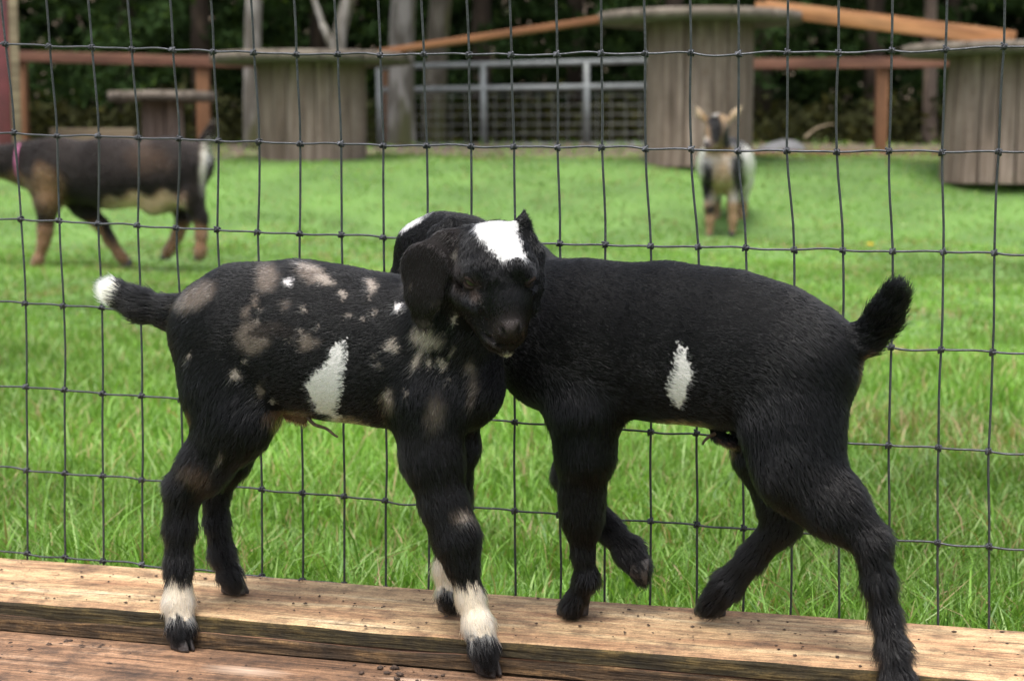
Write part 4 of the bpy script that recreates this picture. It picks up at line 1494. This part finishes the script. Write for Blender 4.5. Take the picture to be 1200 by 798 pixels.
for py in np.arange(114, 170, 11.0):
    n.tube([PW(447, py, yg + .02) - go, PW(775, py - 2, yg + .02) - go], 0.0042, 4, False)
tag(n.build('wire_mesh', M['gate_wire'], gt), kind='stuff')
P = PW(455, 84, 19.8)
b = MB(); b.box((-.07, -.07, -.1), (.07, .07, P[2] - float(ground_z(P[0], 19.8))), 0.01)
tag(b.build('gate_post', M['post_wood'], loc=(P[0], 19.8, float(ground_z(P[0], 19.8)))), 'short red-brown post at the hinge end of the metal gate', 'post')

# ------------------------------------------------------------------ red shed at the left edge
ys = 13.0
sx1 = PW(21, 100, ys)[0]
gz = float(ground_z(sx1, ys))
sh = thing('red_shed', (sx1 - 0.95, ys - 0.33, gz), 'faded red shed with a tan corner board, cut off by the left edge', 'shed', None, math.radians(19))
h = 1.75
for i in range(14):
    x1 = 1.0 - 0.05 - i * 0.16
    b = MB()
    b.box((x1 - 0.10, 0.0, 0.0), (x1, 0.03, h - 0.02), 0.004)
    b.build('wall_panel', M['red_paint'], sh)
    b = MB()
    b.box((x1 - 0.158, 0.008, 0.0), (x1 - 0.102, 0.026, h - 0.02), 0.003)
    b.build('pale_batten', M['white_paint'], sh)
b = MB(); b.box((0.955, -0.015, 0), (1.02, 0.06, h), 0.005); b.build('corner_board', M['tan_wood'], sh)
b = MB(); b.box((-1.25, 0.032, 0), (0.95, 1.9, h - 0.03)); b.build('wall', M['red_paint'], sh)
b = MB(); b.box((-1.4, -0.12, h), (1.12, 2.0, h + 0.06), 0.005); b.build('roof', M['grey_wood'], sh)

# ------------------------------------------------------------------ edging timbers, stone, fallen branch
def timber(px0, px1, py, y, hpx, label, mat='tan_wood'):
    a, c = PW(px0, py, y), PW(px1, py, y)
    s = y / F
    b = MB()
    g = min(float(ground_z(a[0], y)), float(ground_z(c[0], y)), a[2] - hpx * s) - a[2]
    b.box((0, -0.06, g), (c[0] - a[0], 0.06, 0), 0.012)
    o = b.build('edging_timber', M[mat], loc=a)
    tag(o, label, 'timber', 'edging timbers on the ground')
timber(872, 1112, 177, 15.2, 9, 'long brown edging timber on the ground below the right rail fence', 'red_wood')
timber(60, 158, 151, 15.2, 12, 'pale timber lying behind the back of the dark brown goat')
timber(440, 560, 180, 16.5, 8, 'grey edging timber on the ground under the metal gate', 'grey_wood')


def blob(name, c, r, mat, label, cat, seed, sq=(1, 1, 1)):
    q = np.random.default_rng(seed)
    n, m = 18, 11
    V = []
    ph = q.random((5, 3)) * 6.28
    kk = q.normal(0, 1.6, (5, 3))
    for i in range(m):
        a = math.pi * i / (m - 1)
        for j in range(n):
            d = np.array([math.sin(a) * math.cos(2 * math.pi * j / n), math.sin(a) * math.sin(2 * math.pi * j / n), math.cos(a)])
            rr = r * (1 + 0.09 * sum(math.sin(kk[t] @ d * 1.7 + ph[t][0]) for t in range(5)))
            V.append(d * rr * np.array(sq))
    f = [[i * n + j, (i + 1) * n + j, (i + 1) * n + (j + 1) % n, i * n + (j + 1) % n] for i in range(m - 1) for j in range(n)]
    o = link(name, mesh_np(name, V, np.array(f), mat, True), loc=c)
    return tag(o, label, cat)


P = PW(920, 168, 15.4)
blob('boulder', (P[0], 15.4, float(ground_z(P[0], 15.4)) + .0), 0.22, M['stone'], 'low grey boulder at the forest edge right of the tall spool', 'boulder', 5, (1.1, .8, .55))
b = MB()
pp = [PW(943, 162, 15.2), PW(955, 152, 15.25), PW(968, 147, 15.3), PW(978, 146, 15.3)]
o_ = pp[0]
b.tube(smooth_path(pp, 4) - o_, np.linspace(.012, .006, 13), 6)
tag(b.build('fallen_branch', M['tan_wood'], None, True, o_), 'thin pale branch leaning beside the grey boulder', 'branch')

# ------------------------------------------------------------------ trees
def leaves(C, size, q, droop=0.5, base=(0.03, 0.06, 0.02), var=0.5, aspect=0.45):
    """leaf-shaped four-sided faces at centres C"""
    n = len(C)
    d = q.normal(0, 1, (n, 3)); d[:, 2] -= droop
    d /= np.linalg.norm(d, axis=1)[:, None]
    u = np.cross(d, q.normal(0, 1, (n, 3))); u /= np.linalg.norm(u, axis=1)[:, None] + 1e-9
    L = size * (0.6 + 0.8 * q.random(n))[:, None]
    W = L * aspect
    nn = np.cross(d, u)
    V = np.stack([C - d * L * .5, C + u * W * .5 + nn * W * .12, C + d * L * .5, C - u * W * .5 + nn * W * .12], 1).reshape(-1, 3)
    f = np.arange(n * 4).reshape(-1, 4)
    t = q.random((n, 1))
    tint = np.where(t < .12, np.array([[1.5, 1.35, .9]]), np.array([[1, 1, 1]]))
    c = np.array(base)[None, :] * (1 - var + 2 * var * q.random((n, 1))) * tint
    return V, f, np.repeat(c, 4, 0)


def conifer_crown(seed, h=8.0, r0=1.7, nb=95, per=85, base=(0.020, 0.038, 0.012)):
    q = np.random.default_rng(seed)
    C = []
    for i in range(nb):
        t = (i + q.random()) / nb
        z = 0.75 + t * (h - 0.8)
        a = q.random() * 6.28
        R = r0 * (1 - t * .88) * (.7 + .5 * q.random())
        s = np.sqrt(q.random(per)) * R
        da = q.normal(0, .13, per)
        sag = -0.28 * (s / r0) ** 1.5 * r0 + q.normal(0, .05, per)
        C.append(np.stack([s * np.cos(a + da), s * np.sin(a + da), z + sag + .1 * R], 1))
    C = np.concatenate(C)
    return leaves(C, 0.15, q, 0.8, base, 0.5, 0.30)


def alder_crown(seed, z0=2.6, h=4.5, r=1.7, n=5200, base=(0.05, 0.10, 0.022)):
    q = np.random.default_rng(seed)
    cl = q.normal(0, 1, (46, 3)); cl /= np.linalg.norm(cl, axis=1)[:, None]
    cl *= (0.35 + 0.65 * q.random((46, 1)))
    C = cl[q.integers(0, 46, n)] + q.normal(0, .13, (n, 3))
    C = C * np.array([r, r, h / 2]) + np.array([0, 0, z0 + h / 2])
    return leaves(C, 0.12, q, 0.3, base, 0.5, 0.6)


CON = [mesh_np('crown', *conifer_crown(100 + k, 7.5 + k, 1.6 + .25 * k)[:2], M['leaf'], False, conifer_crown(100 + k, 7.5 + k, 1.6 + .25 * k)[2]) for k in range(3)]


def trunk_mesh(pts, rad, mat, n=10):
    b = MB()
    b.tube(smooth_path(pts, 5), np.interp(np.linspace(0, 1, 5 * (len(pts) - 1) + 1), np.linspace(0, 1, len(rad)), rad), n)
    return b


def alder(pxs, w_px, y, label, mat, seed, crown=True, stems=None):
    """pxs: photo positions of the stem [(px,py)...] from the ground up"""
    g = PW(pxs[0][0], pxs[0][1], y)
    z = float(ground_z(g[0], y)) - 0.05
    t = thing('alder_tree', (g[0], y, z), label, 'tree', 'pale trunks behind the spools')
    o = np.array(t.location)
    s = y / F
    pts = [np.array([g[0], y, z])] + [PW(px, py, y) for px, py in pxs[1:]]
    last = pts[-1]; d = (pts[-1] - pts[-2]); d /= np.linalg.norm(d)
    pts += [last + d * 1.6 + np.array([.1, 0, 0]), last + d * 3.6]
    b = trunk_mesh(np.array(pts) - o, [w_px * s * .58, w_px * s * .5, w_px * s * .46, w_px * s * .35, w_px * s * .12], mat)
    for st in (stems or []):
        P = [PW(px, py, y) for px, py in st]
        d = P[-1] - P[-2]; d /= np.linalg.norm(d)
        P.append(P[-1] + d * 2.4)
        b.tube(smooth_path(np.array(P) - o, 4), np.linspace(w_px * s * .36, w_px * s * .12, 4 * (len(P) - 1) + 1), 8)
    q = np.random.default_rng(seed)
    top = np.array(pts[-1]) - o
    for k in range(6):      # limbs
        a = q.random() * 6.28
        st = np.array(pts[-2]) - o + (top - (np.array(pts[-2]) - o)) * q.random() * .8
        en = st + np.array([math.cos(a) * 1.1, math.sin(a) * 1.1, .7 + .5 * q.random()])
        b.tube([st, (st + en) / 2 + np.array([0, 0, .12]), en], [w_px * s * .15, w_px * s * .1, w_px * s * .05], 6)
    b.build('trunk', M[mat], t, True)
    V, f, c = alder_crown(seed, 0, 4.2, 1.7)
    cr = link('crown', mesh_np('crown', V, f, M['leaf'], False, c), t, top + np.array([0, 0, -2.1]))
    return t


alder([(297, 172), (296, 100), (298, 0)], 21, 17.9, 'slim pale trunk rising at the left end of the wide spool', 'alder', 1)
alder([(396, 172), (396, 62), (408, 0)], 17, 17.2, 'forked pale trunk standing right behind the wide spool', 'alder', 2, True, [[(396, 66), (380, 34), (368, 0)]])
alder([(470, 170), (470, 100), (473, 0)], 31, 19.0, 'thick whitish trunk behind the left end of the metal gate', 'alder', 3)
alder([(509, 170), (510, 100), (517, 0)], 27, 20.4, 'mossy brown trunk next to the thick whitish one behind the gate', 'mossy', 4)
alder([(1089, 172), (1090, 100), (1091, 0)], 16, 20.5, 'thin dark brown trunk behind the right rail fence', 'fir', 5)

spots = [(-9.2, 22.0), (-6.9, 20.9), (-5.2, 23.3), (-3.9, 21.6), (-2.7, 24.2), (-0.4, 22.3), (0.9, 24.2), (2.0, 21.5), (3.4, 23.3), (4.6, 21.9), (6.1, 24.0), (7.4, 22.3), (9.6, 23.0)]
where = ['far beyond the left edge behind the red shed', 'left of the red shed', 'behind the red shed and rail fence', 'above the small low spool table', 'behind the slim pale trunk', 'behind the middle of the metal gate', 'behind the right end of the metal gate', 'directly behind the tall spool', 'right of the tall spool behind the orange planks', 'behind the right rail fence', 'behind the thin brown trunk at right', 'behind the spool at the right edge', 'far beyond the right edge']
for k, ((x, y), wr) in enumerate(zip(spots, where)):
    z = float(ground_z(x, y)) - 0.05
    t = thing('fir_tree', (x, y, z), 'dark green fir ' + wr, 'tree', 'dark firs of the forest edge', rng.random() * 6.28)
    hh = 7.5 + k % 3
    b = MB()
    b.tube([(0, 0, 0), (0.02, 0, hh * .4), (0, .02, hh * .97)], [.14, .10, .02], 9)
    b.build('trunk', M['fir'], t, True)
    c = link('crown', CON[k % 3], t)
    sc = 0.9 + 0.3 * rng.random()
    c.scale = (sc, sc, 1.0)

# forest mass behind and undergrowth at its foot
q = np.random.default_rng(77)
n = 60000
C = np.stack([q.uniform(-17, 17, n), 25.5 + 6 * q.random(n), 0.0 * q.random(n)], 1)
C[:, 2] = ground_z(C[:, 0], C[:, 1]) + 9.5 * q.random(n) ** 1.1 * (0.75 + 0.25 * np.sin(C[:, 0] * 1.3))
V, f, c = leaves(C, 0.34, q, 0.6, (0.011, 0.020, 0.008), 0.7, 0.5)
tag(link('forest', mesh_np('forest', V, f, M['leaf'], False, c)), 'dark forest closing the view behind the fir trees', 'forest', kind='stuff')
n = 26000
C = np.stack([q.uniform(-11, 11, n), 20.2 + 4.5 * q.random(n), 0.0 * q.random(n)], 1)
hgt = 0.25 + 0.55 * (0.5 + 0.5 * np.sin(C[:, 0] * 2.3 + 1.0) * np.sin(C[:, 0] * .9 + C[:, 1]))
C[:, 2] = ground_z(C[:, 0], C[:, 1]) + hgt * q.random(n) ** 1.3
V, f, c = leaves(C, 0.14, q, 0.1, (0.032, 0.034, 0.014), 0.7, 0.4)
tag(link('undergrowth', mesh_np('undergrowth', V, f, M['leaf'], False, c)), 'low dark ferns and brush under the forest trees', 'undergrowth', kind='stuff')

# ------------------------------------------------------------------ grass
def make_grass():
    q = np.random.default_rng(5)
    parts = []
    for (y0, y1, n, h0, h1, w0, w1) in ((1.93, 3.2, 80000, .030, .09, .0016, .0042), (3.2, 5.5, 92000, .03, .075, .0026, .0050), (5.5, 9.0, 100000, .014, .034, .004, .008), (9.0, 15.6, 90000, .012, .034, .007, .012), (14.5, 20.5, 16000, .03, .10, .009, .016)):
        u = q.random(n)
        y = y0 + (y1 - y0) * u
        hw = 0.47 * y + 0.6
        x = (q.random(n) * 2 - 1) * hw
        # keep to the far side of the fence, thin out towards the spools
        fy = BASE[1] + (x - BASE[0]) * math.tan(FYAW)
        ok = (y > fy + 0.012)
        thin = 0.8 * sstep(13.4, 15.2, y + 0.5 * np.sin(x * 1.7))
        ok &= q.random(n) > thin
        x, y = x[ok], y[ok]
        m = len(x)
        # tufts
        tuft = 0.5 + 0.5 * np.sin(x * 7.1 + 2 * np.sin(y * 5)) * np.sin(y * 6.3 + 1.5 * np.sin(x * 4))
        tuft = np.clip(tuft + q.normal(0, .2, m), 0, 1)
        H = (h0 + (h1 - h0) * tuft) * (0.55 + 0.6 * q.random(m))
        long = q.random(m) < 0.035
        H = np.where(long & (y < 4), H * 1.7, H)
        W = (w0 + (w1 - w0) * q.random(m))
        P = np.stack([x, y, ground_z(x, y) - 0.003], 1)
        az = q.random(m) * 6.28
        d = np.stack([np.cos(az), np.sin(az), 0 * az], 1)
        fa = q.random(m) * 6.28
        s = np.stack([np.cos(fa), np.sin(fa), 0 * az], 1)
        lean = (0.15 + 1.0 * q.random(m) ** 1.5)[:, None] * H[:, None]
        up = np.array([0, 0, 1.0])
        sag = (0.75 + .25 * q.random(m))[:, None]
        p1 = P + d * lean * .35 + up * H[:, None] * .55
        p2 = P + d * lean * 1.05 + up * H[:, None] * sag
        W = W[:, None]
        Vv = np.stack([P - s * W * .5, P + s * W * .5, p1 - s * W * .45, p1 + s * W * .45, p2], 1)
        cols = np.array([[.118, .236, .030], [.152, .286, .042], [.078, .172, .022], [.240, .345, .110], [.26, .23, .09], [.30, .23, .12]])
        ci = q.choice(6, m, p=[.30, .30, .17, .15, .05, .03])
        dryp = (np.sin(x * 3.3 + 2 * np.sin(y * 2.1)) * np.sin(y * 2.7 + 1.7 * np.sin(x * 1.9)) > 0.55) & (q.random(m) < 0.30)
        ci = np.where(dryp, q.integers(4, 6, m), ci)
        patch = 0.92 + 0.10 * np.sin(x * 6.1 + y * 2.2) * np.sin(y * 5.3 - x * 3.0) + 0.28 * np.sin(x * 1.9 + 1.3 * np.sin(y * 1.1)) * np.sin(y * 1.4 + x)
        c = cols[ci] * (0.8 + 0.4 * q.random((m, 1))) * patch[:, None]
        parts.append((Vv.reshape(-1, 3), np.repeat(c, 5, 0)))
    V = np.concatenate([p[0] for p in parts])
    c = np.concatenate([p[1] for p in parts])
    n = len(V) // 5
    i = np.arange(n)[:, None] * 5
    me = mesh_np('grass', V, [i + np.array([[0, 1, 3, 2]]), i + np.array([[2, 3, 4]])], M['grass'], True, c)
    tag(link('grass', me), 'bright green paddock grass behind the wire fence', 'grass', kind='stuff')


make_grass()

# dandelions
def dandelion(px, py, label):
    z = 0.07
    P = PZ(px, py, z)
    for _ in range(4):
        z = float(ground_z(P[0], P[1])) + 0.085
        P = PZ(px, py, z)
    t = thing('dandelion', (P[0], P[1], z - 0.08), label, 'flower', 'dandelions in the grass')
    b = MB(); b.tube([(0, 0, 0), (.003, 0, .04), (0, 0, .078)], .002, 5); b.build('stem', M['stem'], t)
    b = MB()
    for k in range(18):
        a = 2 * math.pi * k / 18
        for rr, hz in ((.030, .006), (.019, .012)):
            d = np.array([math.cos(a + rr * 50), math.sin(a + rr * 50), 0]); s = np.array([-d[1], d[0], 0])
            b.add([np.array([0, 0, .076]), d * rr * .7 + s * .003 + [0, 0, .078 + hz], d * rr + [0, 0, .078 + hz], d * rr * .7 - s * .003 + [0, 0, .078 + hz]], [[0, 1, 2, 3]])
    b.build('flower_head', M['petal'], t)
for px, py, lb in ((1003, 239, 'upper left one of two yellow dandelions close together, right of the facing goat'), (1025, 243, 'lower right one of two yellow dandelions close together, right of the facing goat'),
                   (915, 260, 'small yellow dandelion just right of the facing goat\'s legs'), (1020, 287, 'yellow dandelion lowest of those right of the facing goat'), (893, 262, 'tiny yellow dandelion nearest the facing goat\'s legs')):
    dandelion(px, py, lb)

# soil crumbs scattered on the boards
q = np.random.default_rng(9)
b = MB()
ico = np.array([[0, 0, 1], [.9, 0, .2], [.3, .85, .1], [-.75, .5, .2], [-.7, -.55, .1], [.3, -.85, .2], [0, 0, -.5]])
it = [[0, 1, 2], [0, 2, 3], [0, 3, 4], [0, 4, 5], [0, 5, 1], [6, 2, 1], [6, 3, 2], [6, 4, 3], [6, 5, 4], [6, 1, 5]]
cent = [(q.uniform(-.65, .65), q.uniform(.2, .40), .03) for _ in range(22)]
def crumb(t, off, r):
    z = Z_TOP if off < 0.179 else Z_LOW
    p = BASE + FD * t + FN * off
    V = ico * r * (0.6 + 0.8 * q.random((7, 1))) * np.array([1.2, 1.0, .6])
    a = q.random() * 6.28
    R = np.array([[math.cos(a), -math.sin(a), 0], [math.sin(a), math.cos(a), 0], [0, 0, 1]])
    b.add(V @ R.T + np.array([p[0], p[1], z + r * .25]), [], it)
for k in range(420):
    crumb(q.uniform(-.68, .68), q.uniform(.012, .176), 0.0006 + 0.0022 * q.random() ** 3)
for k in range(900):
    if q.random() < .6:
        c = cent[q.integers(0, 22)]
        crumb(c[0] + q.normal(0, .04), min(max(c[1] + q.normal(0, .014), .19), .41), 0.0007 + 0.0046 * q.random() ** 2.5)
    else:
        crumb(q.uniform(-.68, .68), q.uniform(.19, .41), 0.0007 + 0.003 * q.random() ** 3)
tag(b.build('soil_crumbs', M['dirt']), 'dark soil crumbs scattered over the boards', 'soil', kind='stuff')
